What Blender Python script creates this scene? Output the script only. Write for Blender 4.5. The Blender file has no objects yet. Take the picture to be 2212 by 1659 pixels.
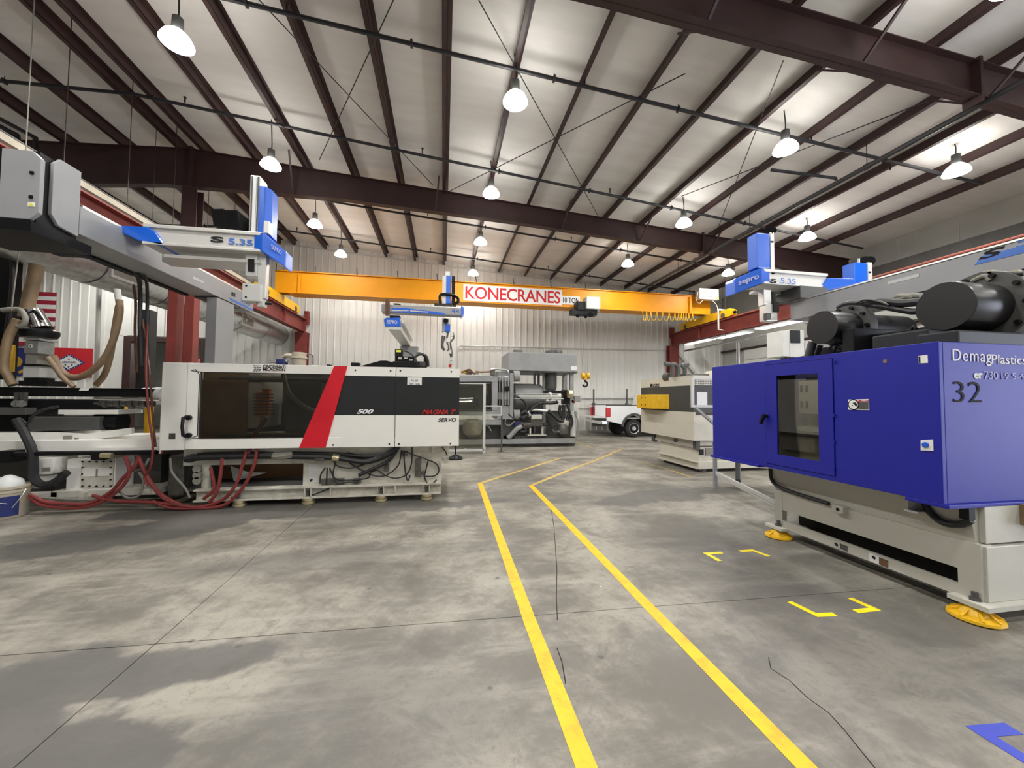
import bpy, bmesh, math, random
from mathutils import Vector, Matrix
random.seed(7)
S = bpy.context.scene
COL = S.collection

# ---------------------------------------------------------------- camera
FPX, CX, CY, H = 832.0, 1106.0, 829.5, 1.65
CAMR = Matrix(((0.984324, -0.014975, -0.175730), (-0.176167, -0.036061, -0.983699), (0.008394, 0.999237, -0.038134)))
_x = CAMR.col[0].normalized(); _y = (CAMR.col[1] - _x * CAMR.col[1].dot(_x)).normalized(); _z = _x.cross(_y)
CAMR = Matrix((_x, _y, _z)).transposed()
CAMP = Vector((0, 0, H))
cam = bpy.data.cameras.new('camera')
cam.sensor_width = 36.0; cam.lens = FPX / 2212 * 36.0
cam.clip_start = 0.05; cam.clip_end = 200
camo = bpy.data.objects.new('camera', cam); COL.objects.link(camo)
camo.matrix_world = Matrix.Translation(CAMP) @ CAMR.to_4x4()
S.camera = camo
# ---------------------------------------------------------------- world, exposure
w = bpy.data.worlds.new('world'); S.world = w; w.use_nodes = True
w.node_tree.nodes['Background'].inputs[0].default_value = (0.8, 0.85, 1, 1)
w.node_tree.nodes['Background'].inputs[1].default_value = 11.0
S.view_settings.view_transform = 'Standard'; S.view_settings.look = 'None'
S.view_settings.exposure = 0.0; S.view_settings.gamma = 1.0; S.view_settings.use_curve_mapping = False
S.cycles.use_denoising = True
S.cycles.sample_clamp_indirect = 6.0
LAMP_LENS, LAMP_BOWL = 268.0, 18.0     # strength of the high bay lamps

def at(x, y, X=None, Y=None, Z=None):
    """point of the building seen at photo pixel (x, y) on the plane X=, Y= or Z="""
    d = CAMR @ Vector((x - CX, -(y - CY), -FPX))
    t = X / d.x if X is not None else Y / d.y if Y is not None else (Z - H) / d.z
    return CAMP + d * t

# ---------------------------------------------------------------- materials
def mat(name, col, rough=0.5, metal=0.0, var=0.12, scale=3.0, bump=0.0, bscale=60.0, emit=0, stretch=None, spec=None, dirt=None, dirt_amt=0.5, dscale=2.0, coat=0):
    m = bpy.data.materials.new(name); m.use_nodes = True
    nt = m.node_tree; b = nt.nodes['Principled BSDF']; L = nt.links.new
    b.inputs['Roughness'].default_value = rough; b.inputs['Metallic'].default_value = metal
    if spec is not None: b.inputs['Specular IOR Level'].default_value = spec
    if coat: b.inputs['Coat Weight'].default_value = coat
    tc = nt.nodes.new('ShaderNodeTexCoord'); mp = nt.nodes.new('ShaderNodeMapping')
    L(tc.outputs['Object'], mp.inputs[0])
    if stretch: mp.inputs['Scale'].default_value = stretch
    n = nt.nodes.new('ShaderNodeTexNoise'); n.inputs['Scale'].default_value = scale; n.inputs['Detail'].default_value = 6
    L(mp.outputs[0], n.inputs[0])
    r = nt.nodes.new('ShaderNodeMapRange'); r.inputs[1].default_value = 0.3; r.inputs[2].default_value = 0.7
    r.inputs[3].default_value = 1 - var; r.inputs[4].default_value = 1 + var
    L(n.outputs[0], r.inputs[0])
    mx = nt.nodes.new('ShaderNodeVectorMath'); mx.operation = 'SCALE'
    mx.inputs[0].default_value = col[:3]; L(r.outputs[0], mx.inputs['Scale'])
    out = mx.outputs[0]
    if dirt:
        n2 = nt.nodes.new('ShaderNodeTexNoise'); n2.inputs['Scale'].default_value = dscale; n2.inputs['Detail'].default_value = 9; n2.inputs['Roughness'].default_value = 0.7
        L(mp.outputs[0], n2.inputs[0])
        r2 = nt.nodes.new('ShaderNodeMapRange'); r2.inputs[1].default_value = 0.48; r2.inputs[2].default_value = 0.72
        r2.inputs[3].default_value = 0; r2.inputs[4].default_value = dirt_amt; L(n2.outputs[0], r2.inputs[0])
        mm = nt.nodes.new('ShaderNodeMix'); mm.data_type = 'RGBA'
        L(r2.outputs[0], mm.inputs[0]); L(out, mm.inputs[6]); mm.inputs[7].default_value = (*dirt, 1)
        out = mm.outputs[2]
    L(out, b.inputs['Base Color'])
    if emit:
        L(out, b.inputs['Emission Color']); b.inputs['Emission Strength'].default_value = emit
    if bump:
        nb = nt.nodes.new('ShaderNodeTexNoise'); nb.inputs['Scale'].default_value = bscale; nb.inputs['Detail'].default_value = 3
        L(mp.outputs[0], nb.inputs[0])
        bp = nt.nodes.new('ShaderNodeBump'); bp.inputs['Strength'].default_value = bump; bp.inputs['Distance'].default_value = 0.02
        L(nb.outputs[0], bp.inputs['Height']); L(bp.outputs[0], b.inputs['Normal'])
    return m

def glass(name, tint, mixf=0.88, rough=0.05):
    m = bpy.data.materials.new(name); m.use_nodes = True; nt = m.node_tree; L = nt.links.new
    nt.nodes.remove(nt.nodes['Principled BSDF'])
    tr = nt.nodes.new('ShaderNodeBsdfTransparent'); tr.inputs[0].default_value = (*tint, 1)
    gl = nt.nodes.new('ShaderNodeBsdfGlossy'); gl.inputs['Roughness'].default_value = rough
    fr = nt.nodes.new('ShaderNodeFresnel'); fr.inputs[0].default_value = 1.45
    ns = nt.nodes.new('ShaderNodeTexNoise'); ns.inputs['Scale'].default_value = 2.0
    ma = nt.nodes.new('ShaderNodeMath'); ma.operation = 'MULTIPLY_ADD'; ma.inputs[1].default_value = 0.03; L(ns.outputs[0], ma.inputs[0]); L(fr.outputs[0], ma.inputs[2])
    mx = nt.nodes.new('ShaderNodeMixShader'); L(ma.outputs[0], mx.inputs[0]); L(tr.outputs[0], mx.inputs[1]); L(gl.outputs[0], mx.inputs[2])
    L(mx.outputs[0], nt.nodes['Material Output'].inputs[0])
    return m

M = dict(
 steel=mat('maroon_steel', (0.038, 0.016, 0.015), 0.55, var=0.2, scale=2),
 purlin=mat('maroon_purlin', (0.042, 0.019, 0.018), 0.5, var=0.2, scale=2),
 pipe=mat('black_pipe', (0.018, 0.018, 0.021), 0.45),
 red=mat('red_oxide_steel', (0.21, 0.035, 0.028), 0.55, var=0.15, scale=3, dirt=(0.09, 0.02, 0.018), dirt_amt=0.4),
 rail=mat('rail_orange', (0.35, 0.12, 0.07), 0.45, var=0.2),
 wall=mat('white_panel', (0.66, 0.66, 0.63), 0.5, var=0.05, scale=1.2),
 liner=mat('liner_white', (0.42, 0.42, 0.39), 0.6, var=0.06, scale=1.5, bump=0.2, bscale=6),
 white=mat('white_paint', (0.80, 0.79, 0.75), 0.4, var=0.03, scale=2),
 dirty=mat('dirty_white_paint', (0.56, 0.54, 0.47), 0.5, var=0.12, scale=4, dirt=(0.2, 0.17, 0.12), dirt_amt=0.6, dscale=5),
 cream=mat('cream_paint', (0.56, 0.53, 0.45), 0.45, var=0.05, scale=2, dirt=(0.35, 0.31, 0.24), dirt_amt=0.35),
 putty=mat('putty_paint', (0.5, 0.49, 0.43), 0.45, var=0.05, scale=2, dirt=(0.3, 0.28, 0.23), dirt_amt=0.3),
 char=mat('charcoal_paint', (0.018, 0.020, 0.022), 0.5, var=0.08, spec=0.3),
 redp=mat('red_gloss', (0.62, 0.008, 0.022), 0.4, var=0.05),
 black=mat('black_paint', (0.007, 0.007, 0.008), 0.42, var=0.2, spec=0.22),
 rubber=mat('black_rubber', (0.014, 0.014, 0.016), 0.5, var=0.25),
 grey=mat('machine_grey', (0.27, 0.275, 0.275), 0.5, var=0.08, dirt=(0.15, 0.14, 0.13), dirt_amt=0.3),
 rgrey=mat('robot_grey', (0.30, 0.305, 0.315), 0.38, var=0.05),
 lgrey=mat('light_grey', (0.52, 0.52, 0.5), 0.45, var=0.05),
 dgrey=mat('dark_grey', (0.07, 0.07, 0.068), 0.5, var=0.15),
 blue=mat('cobalt_paint', (0.005, 0.008, 0.27), 0.5, var=0.04, bump=0.1, bscale=350, spec=0.45),
 blue2=mat('robot_blue', (0.01, 0.11, 0.60), 0.28, var=0.04, coat=0.3),
 blue3=mat('faded_blue', (0.05, 0.16, 0.55), 0.4, var=0.1),
 alu=mat('aluminium', (0.72, 0.72, 0.70), 0.32, metal=0.75, var=0.05),
 alup=mat('white_aluminium', (0.62, 0.61, 0.58), 0.35, metal=0.2, var=0.04),
 galv=mat('galvanised', (0.55, 0.57, 0.57), 0.3, metal=0.85, var=0.2, scale=9),
 chrome=mat('chrome', (0.8, 0.8, 0.8), 0.12, metal=1.0, var=0.03),
 iron=mat('oily_iron', (0.10, 0.095, 0.085), 0.42, metal=0.4, var=0.35, scale=14),
 crane=mat('crane_orange', (0.72, 0.285, 0.003), 0.45, var=0.04, spec=0.3),
 crane2=mat('crane_yellow', (0.80, 0.43, 0.004), 0.4, var=0.05),
 yellow=mat('safety_yellow', (0.72, 0.42, 0.01), 0.45, var=0.1, scale=8, dirt=(0.4, 0.22, 0.01), dirt_amt=0.4, dscale=14),
 tape=mat('yellow_tape', (0.78, 0.47, 0.004), 0.5, var=0.08, scale=5, dirt=(0.34, 0.22, 0.03), dirt_amt=0.75, dscale=8),
 tape2=mat('bright_yellow_tape', (0.83, 0.66, 0.01), 0.5, var=0.05),
 faded=mat('worn_yellow_paint', (0.5, 0.35, 0.09), 0.6, var=0.15, scale=9, dirt=(0.3, 0.27, 0.2), dirt_amt=0.7, dscale=4),
 tapeb=mat('blue_tape', (0.04, 0.06, 0.42), 0.5, var=0.08),
 hosered=mat('red_hose', (0.19, 0.028, 0.026), 0.5, var=0.2, scale=6),
 hosetan=mat('tan_hose', (0.22, 0.15, 0.085), 0.45, var=0.15, scale=8),
 hosegrey=mat('grey_hose', (0.22, 0.21, 0.18), 0.5, var=0.15),
 brass=mat('zinc_brass', (0.6, 0.52, 0.33), 0.3, metal=0.7, var=0.2),
 brown=mat('brown_platen', (0.20, 0.125, 0.07), 0.6, var=0.25),
 orange=mat('orange_manifold', (0.75, 0.16, 0.02), 0.4, var=0.2),
 wood=mat('brown_card', (0.14, 0.075, 0.035), 0.7, var=0.2),
 paper=mat('paper_white', (0.75, 0.75, 0.74), 0.6, var=0.02),
 ink=mat('black_ink', (0.02, 0.02, 0.022),  0.7, spec=0.15),
 inkw=mat('white_ink', (0.75, 0.75, 0.78),  0.7, spec=0.15),
 inkl=mat('pale_blue_ink', (0.42, 0.44, 0.66),  0.7, spec=0.15),
 inkr=mat('red_ink', (0.5, 0.03, 0.03),  0.7, spec=0.15),
 inkb=mat('blue_ink', (0.02, 0.11, 0.5),  0.7, spec=0.15),
 inkg=mat('grey_ink', (0.25, 0.25, 0.25),  0.7, spec=0.15),
 flagr=mat('flag_red', (0.30, 0.012, 0.035), 0.8, var=0.06),
 flagred2=mat('bright_flag_red', (0.48, 0.012, 0.02), 0.8, var=0.1, scale=6),
 flagw=mat('flag_white', (0.7, 0.7, 0.68), 0.8, var=0.03),
 flagb=mat('flag_blue', (0.015, 0.025, 0.13), 0.8, var=0.06),
 gold=mat('flag_gold', (0.5, 0.3, 0.03), 0.7, var=0.1),
 beigep=mat('beige_plastic', (0.45, 0.4, 0.31), 0.5, var=0.1, dirt=(0.3, 0.26, 0.2), dirt_amt=0.4),
 clear=mat('frosted_plastic', (0.62, 0.63, 0.63), 0.35, var=0.06),
 trkw=mat('truck_white', (0.74, 0.75, 0.76), 0.25, var=0.02, coat=0.5),
 tail=mat('tail_lamp_red', (0.5, 0.008, 0.008), 0.3),
 lit=mat('fluorescent_lit', (1, 0.98, 0.95), 0.5, var=0.01, emit=2.2),
 yled=mat('yellow_label', (0.72, 0.74, 0.05), 0.5, var=0.03),
 lens=mat('lamp_lens', (1, 0.98, 0.93), 0.5, var=0.01, emit=LAMP_LENS),
 bowl=mat('lamp_bowl', (1, 0.97, 0.90), 0.4, var=0.01, emit=LAMP_BOWL),
 tint=glass('tinted_pane', (0.58, 0.56, 0.51)),
 tint2=glass('clear_pane', (0.86, 0.86, 0.80), rough=0.02),
 tint3=glass('smoked_pane', (0.62, 0.61, 0.54), rough=0.02),
 bronze=mat('bronze_chain', (0.12, 0.06, 0.035), 0.35, metal=0.5, var=0.3, scale=25),
)

# ---------------------------------------------------------------- mesh helpers
class MB:
    def __init__(s): s.v = []; s.f = []; s.sm = []
    def add(s, vs, fs, smooth=False):
        o = len(s.v); s.v += [tuple(v) for v in vs]
        for f in fs: s.f.append(tuple(i + o for i in f)); s.sm.append(smooth)
        return s
    def hexa(s, p): return s.add(p, [(0, 3, 2, 1), (4, 5, 6, 7), (0, 1, 5, 4), (1, 2, 6, 5), (2, 3, 7, 6), (3, 0, 4, 7)])
    def box(s, a, b):
        x0, x1 = sorted((a[0], b[0])); y0, y1 = sorted((a[1], b[1])); z0, z1 = sorted((a[2], b[2]))
        return s.hexa([(x0, y0, z0), (x1, y0, z0), (x1, y1, z0), (x0, y1, z0), (x0, y0, z1), (x1, y0, z1), (x1, y1, z1), (x0, y1, z1)])
    def bar(s, p0, p1, w, h=None):
        p0 = Vector(p0); p1 = Vector(p1); h = h or w; d = (p1 - p0).normalized()
        up = Vector((0, 0, 1)) if abs(d.z) < 0.95 else Vector((0, 1, 0))
        a = d.cross(up).normalized() * w / 2; b = a.cross(d).normalized() * h / 2
        return s.hexa([p0 - a - b, p0 + a - b, p1 + a - b, p1 - a - b, p0 - a + b, p0 + a + b, p1 + a + b, p1 - a + b])
    def prism(s, pts, axis, a, b):
        n = len(pts)
        def V(p, t): return {'x': (t, p[0], p[1]), 'y': (p[0], t, p[1]), 'z': (p[0], p[1], t)}[axis]
        return s.add([V(p, a) for p in pts] + [V(p, b) for p in pts],
                     [tuple(range(n)), tuple(range(2 * n - 1, n - 1, -1))] + [(i, (i + 1) % n, n + (i + 1) % n, n + i) for i in range(n)])
    def cyl(s, p0, p1, r, r2=None, n=16, cap=True):
        p0 = Vector(p0); p1 = Vector(p1); r2 = r if r2 is None else r2; d = (p1 - p0).normalized()
        up = Vector((0, 0, 1)) if abs(d.z) < 0.95 else Vector((1, 0, 0))
        a = d.cross(up).normalized(); b = a.cross(d).normalized()
        A = [p0 + (a * math.cos(t) + b * math.sin(t)) * r for t in [2 * math.pi * i / n for i in range(n)]]
        B = [p1 + (a * math.cos(t) + b * math.sin(t)) * r2 for t in [2 * math.pi * i / n for i in range(n)]]
        o = len(s.v); s.v += [tuple(v) for v in A + B]
        for i in range(n): s.f.append((o + i, o + (i + 1) % n, o + n + (i + 1) % n, o + n + i)); s.sm.append(True)
        if cap:
            s.add(A, [tuple(range(n))]); s.add(B, [tuple(range(n))])
        return s
    def tube(s, pts, r, n=8, sub=6):
        P = [Vector(p) for p in pts]
        if len(P) > 2 and sub > 1:
            Q = []
            E = [P[0] * 2 - P[1]] + P + [P[-1] * 2 - P[-2]]
            for i in range(1, len(E) - 2):
                for k in range(sub):
                    t = k / sub; a, b, c, d = E[i - 1], E[i], E[i + 1], E[i + 2]
                    Q.append(0.5 * ((2 * b) + (c - a) * t + (2 * a - 5 * b + 4 * c - d) * t * t + (3 * b - a - 3 * c + d) * t ** 3))
            Q.append(P[-1]); P = Q
        o = len(s.v); pa = None
        for i, p in enumerate(P):
            d = (P[min(i + 1, len(P) - 1)] - P[max(i - 1, 0)])
            d = d.normalized() if d.length > 1e-9 else Vector((0, 0, 1))
            if pa is None:
                up = Vector((0, 0, 1)) if abs(d.z) < 0.9 else Vector((1, 0, 0)); a = d.cross(up).normalized()
            else: a = (pa - d * pa.dot(d)).normalized()
            pa = a; b = d.cross(a)
            s.v += [tuple(p + (a * math.cos(2 * math.pi * k / n) + b * math.sin(2 * math.pi * k / n)) * r) for k in range(n)]
        m = len(P)
        for i in range(m - 1):
            for k in range(n):
                s.f.append((o + i * n + k, o + i * n + (k + 1) % n, o + (i + 1) * n + (k + 1) % n, o + (i + 1) * n + k)); s.sm.append(True)
        s.f.append(tuple(o + k for k in range(n))); s.sm.append(False)
        s.f.append(tuple(o + (m - 1) * n + k for k in range(n))); s.sm.append(False)
        return s
    def lathe(s, prof, c, n=24, axis='z', smooth=True):
        c = Vector(c); o = len(s.v)
        for r, h in prof:
            for k in range(n):
                t = 2 * math.pi * k / n; u, v = r * math.cos(t), r * math.sin(t)
                p = {'z': (u, v, h), 'x': (h, u, v), 'y': (u, h, v)}[axis]; s.v.append(tuple(c + Vector(p)))
        for i in range(len(prof) - 1):
            for k in range(n):
                s.f.append((o + i * n + k, o + i * n + (k + 1) % n, o + (i + 1) * n + (k + 1) % n, o + (i + 1) * n + k)); s.sm.append(smooth)
        s.f.append(tuple(o + k for k in range(n))); s.sm.append(False)
        e = o + (len(prof) - 1) * n
        s.f.append(tuple(e + k for k in range(n))); s.sm.append(False)
        return s
    # rectangles read off the photo on a wall-parallel plane, given real depth d
    def ry(s, x0, y0, x1, y1, Y, d=0.05):
        a = at(x0, y0, Y=Y); b = at(x1, y1, Y=Y); return s.box((a.x, Y, a.z), (b.x, Y + d, b.z))
    def rx(s, x0, y0, x1, y1, X, d=0.05):
        a = at(x0, y0, X=X); b = at(x1, y1, X=X); return s.box((X, a.y, a.z), (X + d, b.y, b.z))
    def py(s, pts, Y, d=0.02):
        return s.prism([(at(x, y, Y=Y).x, at(x, y, Y=Y).z) for x, y in pts], 'y', Y, Y + d)
    def px(s, pts, X, d=0.02):
        return s.prism([(at(x, y, X=X).y, at(x, y, X=X).z) for x, y in pts], 'x', X, X + d)

def wl(o):
    v = Vector(o.location)
    while o.parent: o = o.parent; v = v + Vector(o.location)
    return v

def build(name, mb, m, parent=None, bevel=0.0, kind=None, label=None, cat=None, group=None, mesh=None, loc=None):
    me = mesh
    if me is None:
        vs = [Vector(v) for v in mb.v]
        lo = [min(v[i] for v in vs) for i in range(3)]; hi = [max(v[i] for v in vs) for i in range(3)]
        org = Vector(((lo[0] + hi[0]) / 2, (lo[1] + hi[1]) / 2, lo[2]))
        me = bpy.data.meshes.new(name)
        me.from_pydata([tuple(v - org) for v in vs], [], mb.f); me.update()
        me.polygons.foreach_set('use_smooth', mb.sm)
        bm = bmesh.new(); bm.from_mesh(me)
        bmesh.ops.recalc_face_normals(bm, faces=bm.faces)
        if bevel:
            es = [e for e in bm.edges if len(e.link_faces) == 2 and e.calc_face_angle(0) > 0.6]
            bmesh.ops.bevel(bm, geom=es, offset=bevel, segments=2, profile=0.6, affect='EDGES', clamp_overlap=True)
        bm.to_mesh(me); bm.free()
        if any(s_ for s_ in mb.sm): me.set_sharp_from_angle(angle=0.7)
        if m: me.materials.append(m)
    else: org = Vector(loc or (0, 0, 0))
    o = bpy.data.objects.new(name, me); COL.objects.link(o)
    if parent: o.parent = parent; o.location = org - wl(parent)
    else: o.location = org
    tag(o, label, cat, group, kind)
    return o
def tag(o, label=None, cat=None, group=None, kind=None):
    if label: o['label'] = label
    if cat: o['category'] = cat
    if group: o['group'] = group
    if kind: o['kind'] = kind
def thing(name, label, cat, loc, group=None):
    o = bpy.data.objects.new(name, None); COL.objects.link(o); o.location = loc; o.empty_display_size = 0.2
    tag(o, label, cat, group); return o
def dup(root, delta, label, group=None):
    """copy of a thing with copies of its parts and sub-parts"""
    r = root.copy(); COL.objects.link(r); r.location = Vector(root.location) + Vector(delta); r['label'] = label
    if group: r['group'] = group
    for ch in list(root.children):
        c = ch.copy(); COL.objects.link(c); c.parent = r
        for g in list(ch.children):
            d = g.copy(); COL.objects.link(d); d.parent = c
    return r
def text(s, p, wd, ht, face, m, parent, shear=0.0, bold=0.0, name='lettering', depth=0.003, sp=1.0, slope=0):
    """flat print: s fills wd x ht from its lower left corner p; face 'front' (-Y), 'left' (-X), 'right' (+X)"""
    c = bpy.data.curves.new(name, 'FONT'); c.body = s; c.extrude = 0.002; c.shear = shear; c.offset = bold; c.space_character = sp
    c.resolution_u = 3
    t = bpy.data.objects.new('tmp', c); COL.objects.link(t)
    dg = bpy.context.evaluated_depsgraph_get(); dg.update()
    me = bpy.data.meshes.new_from_object(t.evaluated_get(dg)); bpy.data.objects.remove(t); bpy.data.curves.remove(c)
    xs = [v.co.x for v in me.vertices]; ys = [v.co.y for v in me.vertices]
    x0, x1, y0, y1 = min(xs), max(xs), min(ys), max(ys)
    ux, un = {'front': (Vector((1, 0, 0)), Vector((0, -1, 0))), 'left': (Vector((0, -1, 0)), Vector((-1, 0, 0))), 'right': (Vector((0, 1, 0)), Vector((1, 0, 0)))}[face]
    for v in me.vertices:
        u = (v.co.x - x0) / (x1 - x0) * wd; h = (v.co.y - y0) / (y1 - y0) * ht
        q = ux * u + Vector((0, 0, 1)) * (h + slope * u) + un * (v.co.z + depth); v.co = q
    me.materials.clear(); me.materials.append(m); me.name = name
    o = bpy.data.objects.new(name, me); COL.objects.link(o)
    if parent: o.parent = parent; o.location = Vector(p) - wl(parent)
    else: o.location = p
    return o
def textp(s, xl, yt, xr, yb, m, parent, Y=None, X=None, **k):
    """text filling the photo rectangle on a plane"""
    if Y is not None:
        a = at(xl, yb, Y=Y); b = at(xr, yt, Y=Y); return text(s, a, abs(b.x - a.x), abs(b.z - a.z), 'front', m, parent, **k)
    a = at(xl, yb, X=X); b = at(xr, yt, X=X)
    face = 'left' if X > 0 else 'right'
    hh = at(xl, yt, X=X).z - a.z
    return text(s, a, abs(b.y - a.y), abs(hh), face, m, parent, **k)

# ================================================================ the setting
YB, XR, XL, YF = 18.1, 14.6, -26.0, -8.0     # back, right, left, front walls
def Zp(x): return 8.30 - 0.0685 * abs(x + 6.75)       # underside of the purlins
# floor: one slab bed, poured slabs with saw cut joints, worn concrete
def concrete():
    m = bpy.data.materials.new('worn_concrete'); m.use_nodes = True; nt = m.node_tree; L = nt.links.new; N = nt.nodes.new
    b = nt.nodes['Principled BSDF']; g = N('ShaderNodeNewGeometry')
    def noise(scale, det=6, rough=0.6, st=(1, 1, 1), off=(0, 0, 0), dist=0):
        mp = N('ShaderNodeMapping'); mp.inputs['Scale'].default_value = st; mp.inputs['Location'].default_value = off
        L(g.outputs['Position'], mp.inputs[0]); n = N('ShaderNodeTexNoise'); n.inputs['Scale'].default_value = scale
        n.inputs['Detail'].default_value = det; n.inputs['Roughness'].default_value = rough; n.inputs['Distortion'].default_value = dist; L(mp.outputs[0], n.inputs[0]); return n.outputs[0]
    def rng(i, a, b_, c, d):
        r = N('ShaderNodeMapRange'); r.interpolation_type = 'SMOOTHSTEP'
        for k, v in enumerate((a, b_, c, d)): r.inputs[k + 1].default_value = v
        L(i, r.inputs[0]); return r.outputs[0]
    def mul(a, c):
        x = N('ShaderNodeMath'); x.operation = 'MULTIPLY'; L(a, x.inputs[0])
        if isinstance(c, float): x.inputs[1].default_value = c
        else: L(c, x.inputs[1])
        return x.outputs[0]
    def mix(f, a, c):
        x = N('ShaderNodeMix'); x.data_type = 'RGBA'; L(f, x.inputs[0])
        for s, v in ((6, a), (7, c)):
            if isinstance(v, tuple): x.inputs[s].default_value = (*v, 1)
            else: L(v, x.inputs[s])
        return x.outputs[2]
    col = mix(rng(noise(0.8, 9, 0.68), 0.40, 0.60, 0, 1), (0.130, 0.119, 0.100), (0.300, 0.278, 0.236))
    col = mix(rng(noise(3.0, 10, 0.75, off=(3, 1, 0), dist=0.8), 0.47, 0.64, 0, 0.7), col, (0.135, 0.125, 0.11))
    col = mix(rng(noise(1.1, 8, 0.7, st=(0.35, 1.6, 1), off=(7, 2, 0)), 0.50, 0.66, 0, 0.7), col, (0.35, 0.328, 0.28))
    col = mix(rng(noise(13, 8, 0.8), 0.5, 0.68, 0, 0.6), col, (0.12, 0.11, 0.10))
    # stains and a painted floor shadow, fixed in place: (x, y, rx, ry, rotation)
    for group, lo, hi, st in ((STAINS_AND_SHADE, 1.58, 1.78, 0.85), (WORN, 1.3, 2.1, 0.5)):
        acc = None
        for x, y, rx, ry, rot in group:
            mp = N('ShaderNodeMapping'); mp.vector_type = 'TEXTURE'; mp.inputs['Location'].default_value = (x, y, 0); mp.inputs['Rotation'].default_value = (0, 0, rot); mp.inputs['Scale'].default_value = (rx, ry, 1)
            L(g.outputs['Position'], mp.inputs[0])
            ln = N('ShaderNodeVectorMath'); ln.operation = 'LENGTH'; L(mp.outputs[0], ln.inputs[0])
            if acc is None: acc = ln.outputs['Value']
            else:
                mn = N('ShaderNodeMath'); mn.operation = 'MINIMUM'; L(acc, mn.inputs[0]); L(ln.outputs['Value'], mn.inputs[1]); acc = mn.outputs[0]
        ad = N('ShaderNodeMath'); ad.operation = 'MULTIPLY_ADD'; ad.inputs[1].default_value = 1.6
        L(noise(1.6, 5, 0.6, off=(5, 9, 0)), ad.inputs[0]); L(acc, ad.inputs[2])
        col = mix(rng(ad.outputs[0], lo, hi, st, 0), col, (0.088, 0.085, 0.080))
    # small dark drips and pale paint flecks
    v = N('ShaderNodeTexVoronoi'); v.inputs['Scale'].default_value = 2.6; L(g.outputs['Position'], v.inputs[0])
    col = mix(rng(v.outputs['Distance'], 0.035, 0.07, 0.7, 0), col, (0.06, 0.056, 0.05))
    v2 = N('ShaderNodeTexVoronoi'); v2.inputs['Scale'].default_value = 1.9; L(g.outputs['Position'], v2.inputs[0])
    fl = mul(rng(v2.outputs['Distance'], 0.02, 0.035, 1, 0), rng(noise(0.8, 2, off=(4, 4, 0)), 0.5, 0.6, 0, 0.8))
    col = mix(fl, col, (0.6, 0.58, 0.52))
    L(col, b.inputs['Base Color'])
    L(rng(noise(1.4, 6), 0.3, 0.7, 0.42, 0.62), b.inputs['Roughness'])
    bp = N('ShaderNodeBump'); bp.inputs['Strength'].default_value = 0.12; bp.inputs['Distance'].default_value = 0.01; L(noise(40, 4), bp.inputs['Height']); L(bp.outputs[0], b.inputs['Normal'])
    return m
STAINS_AND_SHADE = [(-2.75, 2.30, 1.35, 0.75, 0.0), (-1.75, 2.68, 1.0, 0.26, 0.12), (-1.85, 2.05, 0.75, 0.45, 0.1), (-3.9, 2.2, 1.5, 0.8, 0),
          (-3.5, 5.5, 1.5, 0.55, 0.5), (-1.9, 6.15, 3.0, 0.45, 0.0), (3.9, 6.2, 1.6, 0.4, 0.2)]  # first entry on this row is a shadow band painted into the floor colour
WORN = [(3.1, 3.2, 1.2, 2.2, 0.1), (2.5, 2.2, 0.9, 0.5, 0.6), (-0.4, 2.1, 0.9, 0.6, 0.2), (3.6, 6.4, 1.8, 0.8, 0.2), (1.1, 6.6, 1.0, 0.6, 0), (-1.2, 4.3, 1.6, 0.3, 0.1)]
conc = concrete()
bed = MB().box((XL, YF, -0.3), (XR, YB + 7, -0.06))
floor = build('floor', bed, mat('joint_fill', (0.11, 0.10, 0.09), 0.8), kind='structure')
xs = [XL, -14.1, -8.0, -1.86, 4.6, 9.5, XR]; ys = [YF, -2.9, 3.0, 8.9, 14.3, YB + 7]
gj = 0.0035
for i in range(len(xs) - 1):
    for j in range(len(ys) - 1):
        # the joint across the aisle runs a little askew, as poured
        def yy(x, y): return y + (-0.030 * (x + 1.86) if abs(y - 3.0) < 0.01 else 0)
        def xx(x, y): return x + (-0.018 * (y - 3.0) if abs(x + 1.86) < 0.01 else 0)
        a, b_, c, d = xs[i] + gj, xs[i + 1] - gj, ys[j] + gj, ys[j + 1] - gj
        P = [(a + xx(xs[i], ys[j]) - xs[i], c + yy(a, ys[j]) - ys[j]), (b_ + xx(xs[i + 1], ys[j]) - xs[i + 1], c + yy(b_, ys[j]) - ys[j]),
             (b_ + xx(xs[i + 1], ys[j + 1]) - xs[i + 1], d + yy(b_, ys[j + 1]) - ys[j + 1]), (a + xx(xs[i], ys[j + 1]) - xs[i], d + yy(a, ys[j + 1]) - ys[j + 1])]
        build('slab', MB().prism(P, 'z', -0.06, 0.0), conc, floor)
def crack(pts, wd):
    P = [at(x, y, Z=0) for x, y in pts]; mb = MB()
    for p, q in zip(P, P[1:]):
        d = (q - p).normalized(); n = Vector((-d.y, d.x, 0)) * wd / 2
        mb.prism([(v.x, v.y) for v in (p - n, q - n * 1.2, q + n * 1.2, p + n)], 'z', 0.0005, 0.0015)
    build('crack', mb, M['ink'], floor, label='dark crack in the concrete')
crack([(1188, 1084), (1197, 1140), (1203, 1230), (1202, 1290), (1204, 1340)], 0.006)
crack([(1660, 1420), (1665, 1444), (1705, 1470), (1745, 1508), (1790, 1540), (1823, 1576), (1858, 1620), (1895, 1665)], 0.005)
crack([(1203, 1400), (1214, 1430), (1222, 1478)], 0.006)

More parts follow.
